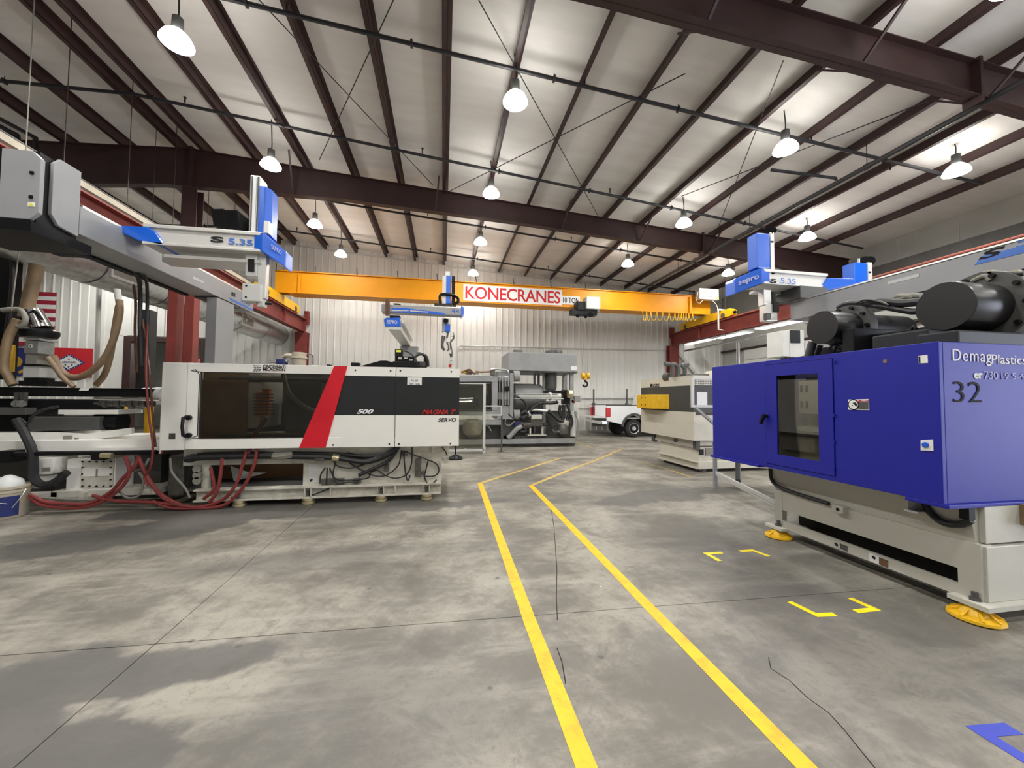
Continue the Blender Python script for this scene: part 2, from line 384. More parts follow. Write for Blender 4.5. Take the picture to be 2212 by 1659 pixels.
# back wall: ribbed steel panels on a plain backing, a doorway at the left
wall_back = build('wall_back', MB().prism([(XL, 0), (-12.68, 0), (-12.68, 4.02), (-9.75, 4.02), (-9.75, 0), (XR, 0), (XR, Zp(XR) + 0.32), (-6.75, 8.62), (XL, Zp(XL) + 0.32)], 'y', YB + 0.02, YB + 0.2), M['wall'], kind='structure')
def panel(x0, wd, zb):
    mb = MB(); n = 3; p = wd / n
    prof = []
    for k in range(n):
        u = x0 + k * p
        prof += [(u, 0.0), (u + p * 0.42, 0.0), (u + p * 0.50, 0.032), (u + p * 0.62, 0.032), (u + p * 0.70, 0.0)]
    prof.append((x0 + wd - 0.004, 0.0))
    vs = []; fs = []
    for x, d in prof: vs += [(x, YB - d, zb), (x, YB - d, Zp(x) + 0.2)]
    for i in range(len(prof) - 1): fs.append((2 * i, 2 * i + 2, 2 * i + 3, 2 * i + 1))
    return mb.add(vs, fs)
x = XL + 0.05
while x < XR - 0.9:
    zb = 4.1 if -13.55 < x < -9.8 else 0.0
    build('panel', panel(x, 0.9, zb), M['wall'], wall_back); x += 0.9
for a, b_ in ((-13.6, -12.7), (-9.75, -9.6)):
    build('panel', MB().box((a, YB - 0.005, 0), (b_, YB + 0.01, 4.1)), M['wall'], wall_back)
build('base_rail', MB().box((-9.6, YB - 0.05, 0), (XR, YB - 0.01, 0.12)), M['liner'], wall_back)
# an open dock door behind the camera's right shoulder lets daylight in
DY0, DY1, DZ = -6.8, -1.2, 4.3
wall_right = build('wall_right', MB().prism([(YF, 0), (DY0, 0), (DY0, DZ), (DY1, DZ), (DY1, 0), (YB + .2, 0), (YB + .2, 7.2), (YF, 7.2)], 'x', XR, XR + 0.2), M['liner'], kind='structure')
for z, gy0 in ((2.2, DY1 + .1), (4.15, DY1 + .1), (5.3, YF)):
    build('girt', MB().box((XR - 0.16, gy0, z), (XR, YB - 0.05, z + 0.08)), M['steel'], wall_right)
for y in [YF + 1.5 * k for k in range(17)]:
    build('seam', MB().box((XR - 0.012, y, DZ + .2 if DY0 - .1 < y < DY1 + .1 else 0), (XR, y + 0.02, 6.9)), M['lgrey'], wall_right)
build('wall_left', MB().box((XL - 0.2, YF, 0), (XL, YB + .2, 7.4)), M['liner'], kind='structure')
build('wall_front', MB().prism([(XL, 0), (XR, 0), (XR, Zp(XR) + 0.32), (-6.75, 8.62), (XL, Zp(XL) + 0.32)], 'y', YF - 0.2, YF), M['liner'], kind='structure')
# sectional panel door in the right wall
dr = build('door_1', MB().box((XR - 0.06, 9.6, 0), (XR - 0.02, 16.6, 4.15)), M['lgrey'], kind='structure')
for k in range(8):
    for j in range(5):
        build('panel', MB().box((XR - 0.10, 9.65 + 1.385 * j, 0.03 + 0.515 * k), (XR - 0.06, 9.65 + 1.385 * j + 1.33, 0.03 + 0.515 * k + 0.49)), M['wall'], dr)
# doorway in the back wall with the next room behind it
d2 = build('door_2', MB().box((-12.72, YB - 0.12, 3.85), (-9.7, YB + 0.25, 4.05)).box((-12.72, YB - 0.12, 0), (-12.45, YB + 0.25, 3.85)).box((-9.95, YB - 0.12, 0), (-9.7, YB + 0.25, 3.85)), M['steel'], kind='structure')
build('wall_next_room', MB().box((-16, YB + 6.5, 0), (-6, YB + 6.7, 5)).box((-16, YB + 0.2, 5), (-6, YB + 6.5, 5.1)).box((-16.1, YB + .2, 0), (-16, YB + 6.5, 5)).box((-6, YB + .2, 0), (-5.9, YB + 6.5, 5)), M['liner'], kind='structure')

# ceiling: insulation blanket over purlins
def blanket():
    m = mat('roof_blanket', (0.76, 0.74, 0.71), 0.75, spec=0.2, var=0.06, scale=1.5, stretch=(0.35, 2.2, 1))
    nt = m.node_tree; b = nt.nodes['Principled BSDF']; g = nt.nodes.new('ShaderNodeNewGeometry'); mp = nt.nodes.new('ShaderNodeMapping')
    mp.inputs['Scale'].default_value = (0.6, 3.2, 1); nt.links.new(g.outputs['Position'], mp.inputs[0])
    n = nt.nodes.new('ShaderNodeTexNoise'); n.inputs['Scale'].default_value = 1.2; n.inputs['Detail'].default_value = 5; n.inputs['Distortion'].default_value = 0.5; nt.links.new(mp.outputs[0], n.inputs[0])
    bp = nt.nodes.new('ShaderNodeBump'); bp.inputs['Strength'].default_value = 0.25; bp.inputs['Distance'].default_value = 0.03
    nt.links.new(n.outputs[0], bp.inputs['Height']); nt.links.new(bp.outputs[0], b.inputs['Normal'])
    return m
cx = [XL] + [-6.75] + [XR]
ceil = build('ceiling', MB().prism([(XL, Zp(XL) + 0.22), (-6.75, 8.52), (XR, Zp(XR) + 0.22), (XR, Zp(XR) + 0.4), (-6.75, 8.7), (XL, Zp(XL) + 0.4)], 'y', YF, YB), blanket(), kind='structure')
purlin_x = [-6.46 + 1.287 * k for k in range(16)] + [-7.05 - 1.287 * k for k in range(14)]
pm = None
for x in purlin_x:
    mb = MB().box((x - 0.006, YF, Zp(x)), (x + 0.006, YB - 0.04, Zp(x) + 0.22)).box((x - 0.085, YF, Zp(x)), (x + 0.006, YB - 0.04, Zp(x) + 0.012)).box((x - 0.085, YF, Zp(x)), (x - 0.079, YB - 0.04, Zp(x) + 0.03)).box((x, YF, Zp(x) + 0.208), (x + 0.085, YB - 0.04, Zp(x) + 0.22))
    if pm is None: o = build('purlin', mb, M['purlin'], ceil); pm = o.data
    else:
        o = bpy.data.objects.new('purlin', pm); COL.objects.link(o); o.parent = ceil; o.location = Vector((x - 0.0, (YF + YB - 0.04) / 2, Zp(x))) - wl(ceil)

# tapered steel rafters, each with web, flanges and splice plates
def Zb(x):
    K = [(-26, 6.2), (-14, 6.55), (-7.4, 7.25), (-6.0, 7.27), (-2.9, 7.30), (2.08, 7.08), (7.9, 6.70), (11.4, 6.42), (14.1, 5.75), (14.6, 5.7)]
    for (a, p), (b_, q) in zip(K, K[1:]):
        if a <= x <= b_: return p + (q - p) * (x - a) / (b_ - a)
    return K[-1][1]
NODES = [-26, -20, -14, -7.4, -6.75, -6.0, -2.9, 2.08, 7.9, 11.4, 14.1, 14.55]
def rafter(y, label):
    t = thing('roof_rafter', label, 'roof beam', (-6.75, y, 7.2), 'steel rafters carrying the roof')
    top = [(x, Zp(x) - 0.002) for x in NODES]; bot = [(x, Zb(x)) for x in NODES]
    build('web', MB().prism(bot + top[::-1], 'y', y - 0.006, y + 0.006), M['steel'], t)
    fl = [(x, z + 0.015) for x, z in bot]
    build('bottom_flange', MB().prism(bot + fl[::-1], 'y', y - 0.1, y + 0.1), M['steel'], t)
    fl = [(x, z - 0.015) for x, z in top]
    build('top_flange', MB().prism(fl + top[::-1], 'y', y - 0.1, y + 0.1), M['steel'], t)
    for x in (8.55, -6.75):
        build('splice_plate', MB().box((x - 0.03, y - 0.12, Zb(x) - 0.09), (x + 0.03, y + 0.12, Zp(x) + 0.05)), M['steel'], t)
    for x in (-4.2, -0.3, 3.6, 6.25, 8.75):
        for sg in ((-1, 1) if y > 10 else (-1, 1)):
            build('flange_brace', MB().bar((x, y + sg * 0.09, Zb(x) + 0.03), (x + 0.1, y + sg * 0.75, Zp(x) + 0.04), 0.045, 0.03), M['steel'], t)
    return t
rafter(4.75, 'nearest maroon steel rafter crossing the upper right of the roof')
rafter(11.55, 'long maroon steel rafter spanning the hall behind the blue robot masts')
rafter(-1.9, 'maroon steel rafter over the camera position')
build('trim_1', MB().prism([(XL, Zp(XL) - .03), (-6.75, 8.27), (XR, Zp(XR) - .03), (XR, Zp(XR) + .02), (-6.75, 8.32), (XL, Zp(XL) + .02)], 'y', YB - 0.10, YB - 0.05), M['lgrey'], kind='structure')
# building columns
def hcol(name, label, cat, x, y, z1, wd, dp, m, z0=0.0, base=True):
    t = thing(name, label, cat, (x, y, z0))
    build('flange', MB().box((x - wd / 2, y - dp / 2, z0), (x + wd / 2, y - dp / 2 + 0.02, z1)), m, t)
    build('flange', MB().box((x - wd / 2, y + dp / 2 - 0.02, z0), (x + wd / 2, y + dp / 2, z1)), m, t)
    build('web', MB().box((x - 0.012, y - dp / 2 + 0.02, z0), (x + 0.012, y + dp / 2 - 0.02, z1)), m, t)
    if base: build('base_plate', MB().box((x - wd / 2 - 0.06, y - dp / 2 - 0.06, z0), (x + wd / 2 + 0.06, y + dp / 2 + 0.06, z0 + 0.03)), m, t)
    return t
hcol('building_column', 'dark maroon column under the roof ridge behind the left robot beam', 'column', -6.72, 11.55, 7.22, 0.36, 0.3, M['steel'])
hcol('building_column', 'dark maroon column at the right wall under the long rafter', 'column', 14.2, 11.55, 5.8, 0.3, 0.36, M['steel'])

# sprinkler pipes
def pipe(label, pts, r, cat='pipe', m='pipe', name='sprinkler_pipe', drops=(), group='sprinkler pipes under the roof'):
    t = thing(name, label, cat, pts[0], group)
    build('pipe_run', MB().tube(pts, r, 8, 1), M[m], t)
    for k, (x, y, z) in enumerate(drops):
        build('hanger', MB().cyl((x, y, z), (x, y, Zp(x)), 0.008, n=6).box((x - .02, y - r - .012, z - r - .01), (x + .02, y + r + .012, z + r + .01)), M['pipe'], t)
        if k % 2 == 0: build('sprinkler_head', MB().cyl((x + .6, y, z), (x + .6, y, z + 0.11), 0.016, n=6).cyl((x + .6, y, z + .11), (x + .6, y, z + .125), 0.03, n=8), M['pipe'], t)
    return t
def branch(label, y, xa, xb, dz=0.10, skew=0.0):
    pts = [(x, y + skew * (x - xa), Zp(x) - dz) for x in (xa, -6.75, xb) if xa <= x <= xb]
    dr_ = [(x + 0.5, y + skew * (x + .5 - xa), Zp(x + .5) - dz) for x in [xa + 1.287 * 2 * k for k in range(int((xb - xa) / 2.6))]]
    return pipe(label, pts, 0.035, drops=dr_)
branch('thin dark sprinkler pipe crossing the roof nearest the camera', 6.42, -14.0, 12.6, 0.10, 0.018)
branch('thin dark sprinkler pipe crossing just before the long rafter', 9.2, -12, 13.8, 0.10, 0.05)
branch('thin dark sprinkler pipe crossing just beyond the long rafter', 12.85, -12, 11.5, 0.10, 0.03)
branch('thin dark sprinkler pipe crossing close to the ribbed back wall', 16.0, -12, 12, 0.10, 0.03)
pipe('long dark sprinkler main running towards the back wall on the right', [(8.75, -2, 6.62), (8.72, 6, 6.60), (8.62, 17.8, 6.56)], 0.05, drops=[(8.72, 6.5, 6.60), (8.67, 9.6, 6.58), (8.64, 13, 6.57)])
pipe('short dark sprinkler stub with a down-turned end under the third lamp row', [at(1666, 367, Z=7.2), at(1805, 385, Z=7.1), at(1806, 390, Z=7.05)], 0.035)
# roof cross bracing rods
RODS = [((1034, 0), (1297, 476), 'thin bracing rod slanting down right past the second lamp row to the long rafter'), ((1480, 159), (959, 419), 'thin bracing rod rising right across the middle of the roof to the near rafter'),
        ((1692, 131), (1543, 513), 'thin bracing rod falling steeply left from the near rafter between third row lamps'), ((2010, 216), (1472, 424), 'thin bracing rod rising right past the nearest third row lamp'),
        ((560, 0), (935, 400), 'thin bracing rod slanting down right from the top left of the roof'), ((850, 0), (690, 345), 'thin bracing rod falling left near the leftmost purlins')]
def roof_at(px_, py_, dz):
    p = at(px_, py_, Z=7.6)
    for _ in range(8): p = at(px_, py_, Z=Zp(p.x) - dz)
    return p
for k, (a, b_, lab) in enumerate(RODS):
    build('brace_rod', MB().tube([roof_at(*a, .035 + .02 * (k % 2)), roof_at(*b_, .035 + .02 * (k % 2))], 0.010, 6, 1), M['pipe'], label=lab, cat='rod', group='roof bracing rods')

# ---------------------------------------------------------------- high bay lamps
def lamp(x, y, z, label):
    t = thing('high_bay_lamp', label, 'lamp', (x, y, z), 'high bay lamps')
    build('cord', MB().tube([(x, y, z + 0.41), (x + 0.01, y, z + 0.56), (x - 0.02, y, Zp(x) + .23)], 0.012, 6, 4), M['pipe'], t)
    build('ballast_housing', MB().lathe([(0.04, 0.42), (0.075, 0.41), (0.08, 0.25), (0.06, 0.20), (0.04, 0.2)], (x, y, z), 16), M['dgrey'], t)
    build('reflector', MB().lathe([(0.06, 0.20), (0.10, 0.19), (0.18, 0.11), (0.215, 0.04), (0.225, 0.0), (0.215, 0.012), (0.10, 0.15), (0.05, 0.18)], (x, y, z), 24), M['bowl'], t)
    build('lens', MB().lathe([(0.05, 0.0), (0.223, 0.008), (0.223, 0.016), (0.05, 0.02)], (x, y, z), 24), M['lens'], t)
nth = ['nearest', 'second from the camera', 'third from the camera', 'farthest']
for nm, x, z, pix in (('leftmost', -4.15, 7.18, ((382, 94), (585, 360), (680, 488), (736, 552))), ('second', 1.2, 7.05, ((1113, 222), (1061, 421), (1038, 526), (1022, 593))),
                      ('third', 6.8, 6.76, ((1697, 325), (1477, 486), (1356, 573))), ('rightmost', 11.1, 6.66, ((2066, 374), (1744, 516), (1573, 593)))):
    for k, q in enumerate(pix):
        p = at(*q, Z=z); lamp(p.x, p.y, z, f'lit high bay lamp {nth[k]} in the {nm} lamp row under the roof')
    for k, y in enumerate((3.35, 0.0, -3.4)):
        lamp(x, y, z, f'lit high bay lamp of the {nm} row hung {["just before", "right above", "behind"][k]} the camera')
for k, y in enumerate((6.65, 9.95, 13.3, 16.5)):
    lamp(-12.6, y, 7.0, f'high bay lamp {nth[k]} in the side bay beyond the air duct')

# ================================================================ bridge crane
RZ = 5.01
def runway(x, label, y0, y1):
    t = thing('crane_runway_beam', label, 'crane runway', (x, (y0 + y1) / 2, RZ - 0.58))
    build('web', MB().box((x - 0.01, y0, RZ - 0.58), (x + 0.01, y1, RZ)), M['red'], t)
    build('top_flange', MB().box((x - 0.13, y0, RZ - 0.03), (x + 0.13, y1, RZ)), M['red'], t)
    build('bottom_flange', MB().box((x - 0.13, y0, RZ - 0.58), (x + 0.13, y1, RZ - 0.55)), M['red'], t)
    build('crane_rail', MB().box((x - 0.03, y0, RZ), (x + 0.03, y1, RZ + 0.05)).box((x - 0.06, y0, RZ), (x + 0.06, y1, RZ + 0.012)), M['rail'], t)
    y = y0 + 0.6
    while y < y1:
        build('rail_clip', MB().box((x - 0.11, y - 0.03, RZ), (x - 0.035, y + 0.03, RZ + 0.02)).box((x + 0.035, y - 0.03, RZ), (x + 0.11, y + 0.03, RZ + 0.02)), M['rail'], t); y += 0.75
    for y in (y1 - 2.2, y1 - 0.05):
        build('stiffener', MB().box((x - 0.12, y - 0.008, RZ - 0.55), (x + 0.12, y + 0.008, RZ - 0.03)), M['red'], t)
runway(-5.985, 'red crane runway beam passing above the white red-striped machine', 3.2, 17.85)
runway(11.5, 'red crane runway beam behind the blue machine', 2.0, 17.85)
def boxcol(name, label, x0, x1, y0, y1, z1, m='red', z0=0.0):
    t = thing(name, label, 'column', ((x0 + x1) / 2, (y0 + y1) / 2, z0))
    build('shaft', MB().box((x0, y0, z0 + .03), (x1, y1, z1)), M[m], t)
    build('base_plate', MB().box((x0 - .08, y0 - .08, z0), (x1 + .08, y1 + .08, z0 + .03)), M[m], t)
    build('cap_plate', MB().box((x0 - .03, y0 - .03, z1 - .025), (x1 + .03, y1 + .03, z1)), M[m], t)
    return t
boxcol('crane_column', 'red crane column left of its twin behind the white machine', -5.96, -5.775, 9.55, 9.78, 4.43)
boxcol('crane_column', 'red crane column right of its twin, beside the grey robot post', -5.63, -5.45, 9.55, 9.76, 4.43)
hcol('crane_column', 'red crane column near the ribbed wall at the end of the left runway beam', 'column', -6.0, 17.8, 4.43, 0.48, 0.3, M['red'])
hcol('crane_column', 'red crane column near the ribbed wall at the end of the right runway beam', 'column', 11.5, 17.82, 4.43, 0.52, 0.3, M['red'])
hcol('crane_column', 'red crane column hidden behind the blue machine', 'column', 11.5, 9.6, 4.43, 0.4, 0.34, M['red'])
for x in (-5.88, 11.55):
    build('runway_end_stop', MB().box((x - 0.09, 17.86, RZ - 0.2), (x + 0.09, 18.03, RZ + 0.36)), M['red'], label=('red end stop at the far tip of the left runway beam' if x < 0 else 'red end stop at the far tip of the right runway beam'), cat='end stop')
build('knee_brace', MB().bar((11.85, 17.95, 4.1), (13.3, 17.95, 2.55), 0.14, 0.14), M['lgrey'], label='pale diagonal brace beside the far right red crane column', cat='brace')

GY, GB, GT = 15.07, 5.40, 6.20
br = thing('bridge_crane', 'long orange-yellow overhead bridge crane spanning the hall', 'crane', (2.6, 15.3, RZ + 0.05))
build('girder_web', MB().box((-6.04, GY, GB + .03), (11.55, GY + 0.025, GT)).box((-6.04, GY + 0.4, GB + .03), (11.55, GY + 0.425, GT)), M['crane'], br)
build('bottom_flange', MB().box((-5.57, GY - 0.12, GB), (11.0, GY + 0.54, GB + 0.03)), M['crane'], br)
build('top_flange', MB().box((-6.04, GY - 0.06, GT), (11.55, GY + 0.48, GT + 0.03)), M['crane'], br)
for x in (-5.985, 11.5):
    e = build('end_truck', MB().prism([(13.6, RZ + .10), (13.7, RZ + 0.06), (16.96, RZ + .06), (17.06, RZ + .10), (17.06, RZ + .30), (16.9, RZ + .38), (13.75, RZ + .38), (13.6, RZ + .30)], 'x', x - 0.12, x + 0.12), M['crane2'], br)
    for y in (14.07, 16.6):
        build('wheel', MB().cyl((x - 0.14, y, RZ + .16), (x + .14, y, RZ + .16), 0.11, n=16), M['iron'], e)
    for y in (13.53, 17.06): build('bumper', MB().cyl((x, y, RZ + .2), (x, y + 0.07, RZ + .2), 0.06, n=12), M['black'], e)
bt = at(1035, 648, Y=GY)
build('diaphragm', MB().box((10.5, GY - 0.1, GB + .03), (10.6, GY, GT - .05)).box((-5.25, GY - .1, GB + .03), (-5.15, GY, GT - .05)), M['crane'], br)
sg = build('sign_board', MB().ry(1001, 616, 1214, 659, GY - 0.02, 0.015), M['paper'], br)
sg2 = build('sign_board', MB().ry(1214, 633, 1253, 651, GY - 0.02, 0.015), M['paper'], br)
p = at(1004, 651, Y=GY - .02); q = at(1209, 618, Y=GY - .02)
a = at(1001, 657, Y=GY - .02); b_ = at(1212, 617, Y=GY - .02)
text('KONECRANES', (a.x + 0.07, GY - 0.02, 5.555), b_.x - a.x - 0.10, 0.50, 'front', M['inkr'], sg, sp=0.95, bold=0.012)
a = at(1216, 650, Y=GY - .02); b_ = at(1251, 636, Y=GY - .02)
text('10 TON', (a.x, GY - .02, 5.60), b_.x - a.x, 0.23, 'front', M['ink'], sg2, bold=0.015)
for sgn, z0, z1 in ((sg, 5.48, 6.12), (sg2, 5.54, 5.89)):
    vs = [v.co.z for v in sgn.data.vertices]; lo, hi = min(vs), max(vs); base = wl(sgn).z
    for v in sgn.data.vertices: v.co.z = (z0 if v.co.z < (lo + hi) / 2 else z1) - base
for k, (px_, py_) in enumerate(((598, 583), (682, 585), (772, 592), (860, 595), (945, 600), (1029, 605), (1110, 608), (1190, 614), (1265, 620))):
    x = at(px_, py_, Y=GY).x
    build('girder_bracket', MB().bar((x, GY - 0.05, GT + 0.02), (x + 0.05 * (4 - k) / 2 - 0.02, GY - 0.25, GT + 0.20), 0.03), M['iron'], br)
cb = build('control_box', MB().ry(1511, 622, 1553, 648, 14.6, 0.28), M['lgrey'], br, bevel=0.01)
textp('850251', 1522, 628, 1542, 634, M['inkg'], cb, Y=14.6)
build('label_plate', MB().ry(1524, 640, 1540, 642.5, 14.596, 0.003), M['inkg'], cb)
build('warning_label', MB().py([(1545, 646), (1552, 646), (1552, 639)], 14.595, 0.004), M['yled'], cb)
build('wiring', MB().tube([at(1508, 630, Y=14.65), at(1505, 650, Y=14.6), at(1512, 655, Y=14.6), at(1518, 648, Y=14.65)], 0.012).tube([at(1540, 650, Y=14.6), at(1549, 662, Y=14.25), at(1551, 690, Y=14.2), at(1549, 694, Y=14.2)], 0.012), M['beigep'], br)
fp = []
loops = [1388, 1397, 1406, 1419, 1432, 1446, 1458, 1466, 1472, 1477, 1482, 1488, 1496, 1506]
for a, b_ in zip(loops, loops[1:]):
    p = at(a, 676 + (a - 1388) * 0.03, Y=14.8); q = at((a + b_) / 2, 692, Y=14.8)
    fp += [(p.x, 14.8, GB - 0.02), (p.x + (q.x - p.x) * .35, 14.8, q.z + .07), (q.x, 14.8, q.z)]
    fp += [(q.x + (q.x - p.x) * .6, 14.8, q.z + .07)]
build('festoon_cable', MB().tube(fp, 0.014, 6, 4), M['yellow'], br)
build('pendant_arm', MB().bar(at(1551, 669, Y=14.2), at(1578, 671, Y=14.25), 0.06).bar(at(1551, 669, Y=14.2), at(1552, 712, Y=14.2), 0.05).bar(at(1552, 712, Y=14.2), at(1580, 716, Y=14.2), 0.05), M['lgrey'], br)

hz = thing('hoist_trolley', 'white and black hoist trolley hanging below the orange crane girder', 'hoist', (5.8, 14.7, 4.85))
build('motor_cover', MB().ry(1267, 640, 1297, 668, 14.4, 0.45), M['lgrey'], hz, bevel=0.03)
build('drum_housing', MB().ry(1246, 650, 1267, 671, 14.5, 0.4), M['black'], hz, bevel=0.05)
build('gear_case', MB().ry(1236, 667, 1290, 681, 14.55, 0.35).cyl(at(1248, 682, Y=14.6), at(1248, 682, Y=14.9), 0.08).cyl(at(1265, 684, Y=14.6), at(1265, 684, Y=14.9), 0.07).cyl(at(1276, 680, Y=14.5), at(1276, 680, Y=14.9), 0.1), M['black'], hz)
build('trolley_frame', MB().box((5.2, 14.75, 5.2), (6.25, 14.85, 5.3)).box((5.3, 14.8, 5.15), (5.5, 14.93, 5.36)).box((5.95, 14.8, 5.15), (6.15, 14.93, 5.36)), M['dgrey'], hz)
hb = at(1264, 812, Y=14.8)
ropes = [1253, 1258.5, 1266, 1271]
for k, x in enumerate(ropes):
    a = at(x, 683, Y=14.8); build('wire_rope', MB().cyl((a.x, 14.8, a.z), (hb.x + (k - 1.5) * 0.07, 14.8, hb.z + 0.1), 0.008, n=6), M['hosegrey'], hz)
bk = build('hook_block', MB().cyl((hb.x - .16, 14.8, hb.z), (hb.x - .05, 14.8, hb.z), 0.13, n=20).cyl((hb.x + .05, 14.8, hb.z), (hb.x + .16, 14.8, hb.z), 0.13, n=20).box((hb.x - .06, 14.72, hb.z - .16), (hb.x + .06, 14.88, hb.z + .02)), M['yellow'], hz)
HP = [(hb.x, 14.8, hb.z - .14), (hb.x, 14.8, hb.z - .22)] + [(hb.x + 0.10 * math.sin(t), 14.8, hb.z - .33 + 0.10 * math.cos(t)) for t in [0.35 * i for i in range(1, 14)]]
build('hook', MB().tube(HP, 0.035, 8, 3), M['black'], hz)

# ================================================================ white moulding machine on the left
Y0 = 6.30
wm = thing('molding_machine', 'white injection molding machine with red slanted stripe and long dark window', 'machine', (-1.9, 7.4, 0))
def fx(px_, py_=880): return at(px_, py_, Y=Y0).x
ZT, ZL = 2.13, 0.885
def onf(x0, z0, x1, z1, d=0.02, y=Y0): return MB().box((x0, y, z0), (x1, y + d, z1))
xa, xb, xd, xm, xe = fx(347), fx(403.5), fx(700), fx(854), fx(992)
build('end_panel', onf(xa, ZL - .01, xb - 0.008, ZT, 0.06), M['white'], wm, bevel=0.008)
wz1, wz0, wx0, wx1 = at(430, 804, Y=Y0).z, at(430, 947, Y=Y0).z, fx(430), fx(742)
door = build('sliding_door', MB().box((xb, Y0 - .012, wz1), (fx(742), Y0 + .05, ZT)).box((xb, Y0 - .012, ZL), (fx(742), Y0 + .05, wz0)).box((xb, Y0 - .012, wz0), (wx0, Y0 + .05, wz1)), M['white'], wm, bevel=0.006)
build('window_pane', MB().box((wx0 - .02, Y0 + .006, wz0 - .02), (fx(742), Y0 + .014, wz1 + .02)), M['tint'], door)
build('window_gasket', MB().tube([(wx0, Y0 - .012, wz0 + .04), (wx0, Y0 - .012, wz1 - .04), (wx0 + .04, Y0 - .012, wz1), (fx(733), Y0 - .012, wz1)], 0.006, 6, 3).tube([(wx0, Y0 - .012, wz0 + .04), (wx0 + .04, Y0 - .012, wz0), (fx(660), Y0 - .012, wz0)], 0.006, 6, 3), M['rubber'], door)
SY = Y0 - 0.024
def slant(z, e): # slanted stripe edges (left / right) at height z
    t = (z - ZL) / (ZT - ZL)
    return (fx(647, 966) + t * (fx(723, 790) - fx(647, 966))) if e == 0 else (fx(704, 966) + t * (fx(751, 790) - fx(704, 966)))
build('stripe', MB().prism([(slant(ZL, 0), ZL), (slant(ZL, 1), ZL), (slant(ZT, 1), ZT), (slant(ZT, 0), ZT)], 'y', SY, Y0), M['redp'], wm)
b1, b0 = at(900, 814, Y=Y0).z, at(900, 897, Y=Y0).z
for x0_, x1_, lab in ((None, xm - .006, 0), (xm + .006, xe, 1)):
    l = (lambda z: slant(z, 1) - .004) if x0_ is None else (lambda z, c=x0_: c)
    build('cover_panel', MB().prism([(l(ZL), ZL), (x1_, ZL), (x1_, b0), (l(b0), b0)], 'y', Y0 - .008, Y0 + .05), M['white'], wm)
    build('cover_panel', MB().prism([(l(b1), b1), (x1_, b1), (x1_, ZT), (l(ZT), ZT)], 'y', Y0 - .008, Y0 + .05), M['white'], wm)
    build('dark_band', MB().prism([(l(b0), b0 + .004), (x1_, b0 + .004), (x1_, b1 - .004), (l(b1), b1 - .004)], 'y', Y0 - .010, Y0 + .05), M['char'], wm, label='charcoal band of the cover')
for px_, py_ in ((768, 800), (844, 801), (865, 801), (975, 803), (720, 961), (841, 959), (862, 959), (973, 958)):
    q = at(px_, py_, Y=Y0); build('panel_screw', MB().cyl((q.x, Y0 - .016, q.z), (q.x, Y0 - .004, q.z), 0.013, n=8), M['black'], wm)
build('enclosure_roof', MB().box((xa, Y0 + .05, ZT - .05), (xe, Y0 + 0.35, ZT - .02)).box((xe - .03, Y0 + .05, ZL + .1), (xe, 8.3, ZT - .02)), M['white'], wm)
build('rear_guard', MB().box((xa, 8.25, ZL), (xe - .3, 8.3, ZT)), M['dgrey'], wm)
build('edge_guard', MB().box((xa, Y0 + .06, ZL + .1), (xa + .03, 8.25, ZT - .05)), M['white'], wm)
hd = at(406, 902, Y=Y0); h2 = at(406, 940, Y=Y0)
build('door_handle', MB().tube([(hd.x + .03, Y0 - .02, hd.z), (hd.x - .01, Y0 - .09, hd.z), (h2.x - .01, Y0 - .09, h2.z), (h2.x + .03, Y0 - .02, h2.z)], 0.022, 8, 2).cyl((hd.x + .03, Y0 - .06, hd.z), (hd.x + .03, Y0, hd.z), .035).cyl((h2.x + .03, Y0 - .06, h2.z), (h2.x + .03, Y0, h2.z), .035), M['black'], door)
q = at(372, 942, Y=Y0); build('lock_socket', MB().box((q.x - .04, Y0 - .004, q.z - .04), (q.x + .04, Y0, q.z + .04)).cyl((q.x, Y0 - .012, q.z), (q.x, Y0, q.z), .028), M['iron'], wm)
# markings
lg = build('logo_mark', MB(), M['ink'], wm) if False else None
g0 = at(547, 803, Y=Y0); g1 = at(564, 789, Y=Y0); mb = MB(); gw = (g1.x - g0.x) / 3; gh = (g1.z - g0.z) / 4
for i in range(3):
    for j in range(4):
        sh = 0.012 * math.sin(j * 1.3)
        mb.prism([(g0.x + gw * i + .004 + sh, g0.z + gh * j + .004), (g0.x + gw * (i + 1) - .004 + sh, g0.z + gh * j + .012), (g0.x + gw * (i + 1) - .002 + sh, g0.z + gh * (j + 1) - .002), (g0.x + gw * i + .006 + sh, g0.z + gh * (j + 1) - .010)], 'y', Y0 - .016, Y0 - .012)
build('logo_mark', mb, M['ink'], wm)
textp('CINCINNATI', 568, 789, 617, 795, M['ink'], wm, Y=Y0 - .012, bold=0.02)
textp('MILACRON', 568, 796, 616, 801, M['ink'], wm, Y=Y0 - .012, bold=0.02)
build('logo_line', MB().ry(568, 802.5, 616, 804, Y0 - .016, .004), M['inkr'], wm)
textp('500', 770, 884, 807, 894, M['inkw'], wm, Y=Y0 - .010, shear=0.35, bold=0.04)
textp('MAGNA T', 911, 885, 985, 895, M['inkr'], wm, Y=Y0 - .010, shear=0.45, bold=0.02)
textp('SERVO', 946, 903, 986, 911, M['ink'], wm, Y=Y0 - .008, shear=0.35, bold=0.02)
nt_ = build('notice', MB().ry(880, 815, 911, 832, Y0 - .016, .004), M['paper'], wm)
textp('M #3', 889, 820, 903, 824, M['inkg'], nt_, Y=Y0 - .016); textp('500 Tons', 884, 827, 907, 831, M['inkg'], nt_, Y=Y0 - .016, bold=0.02)
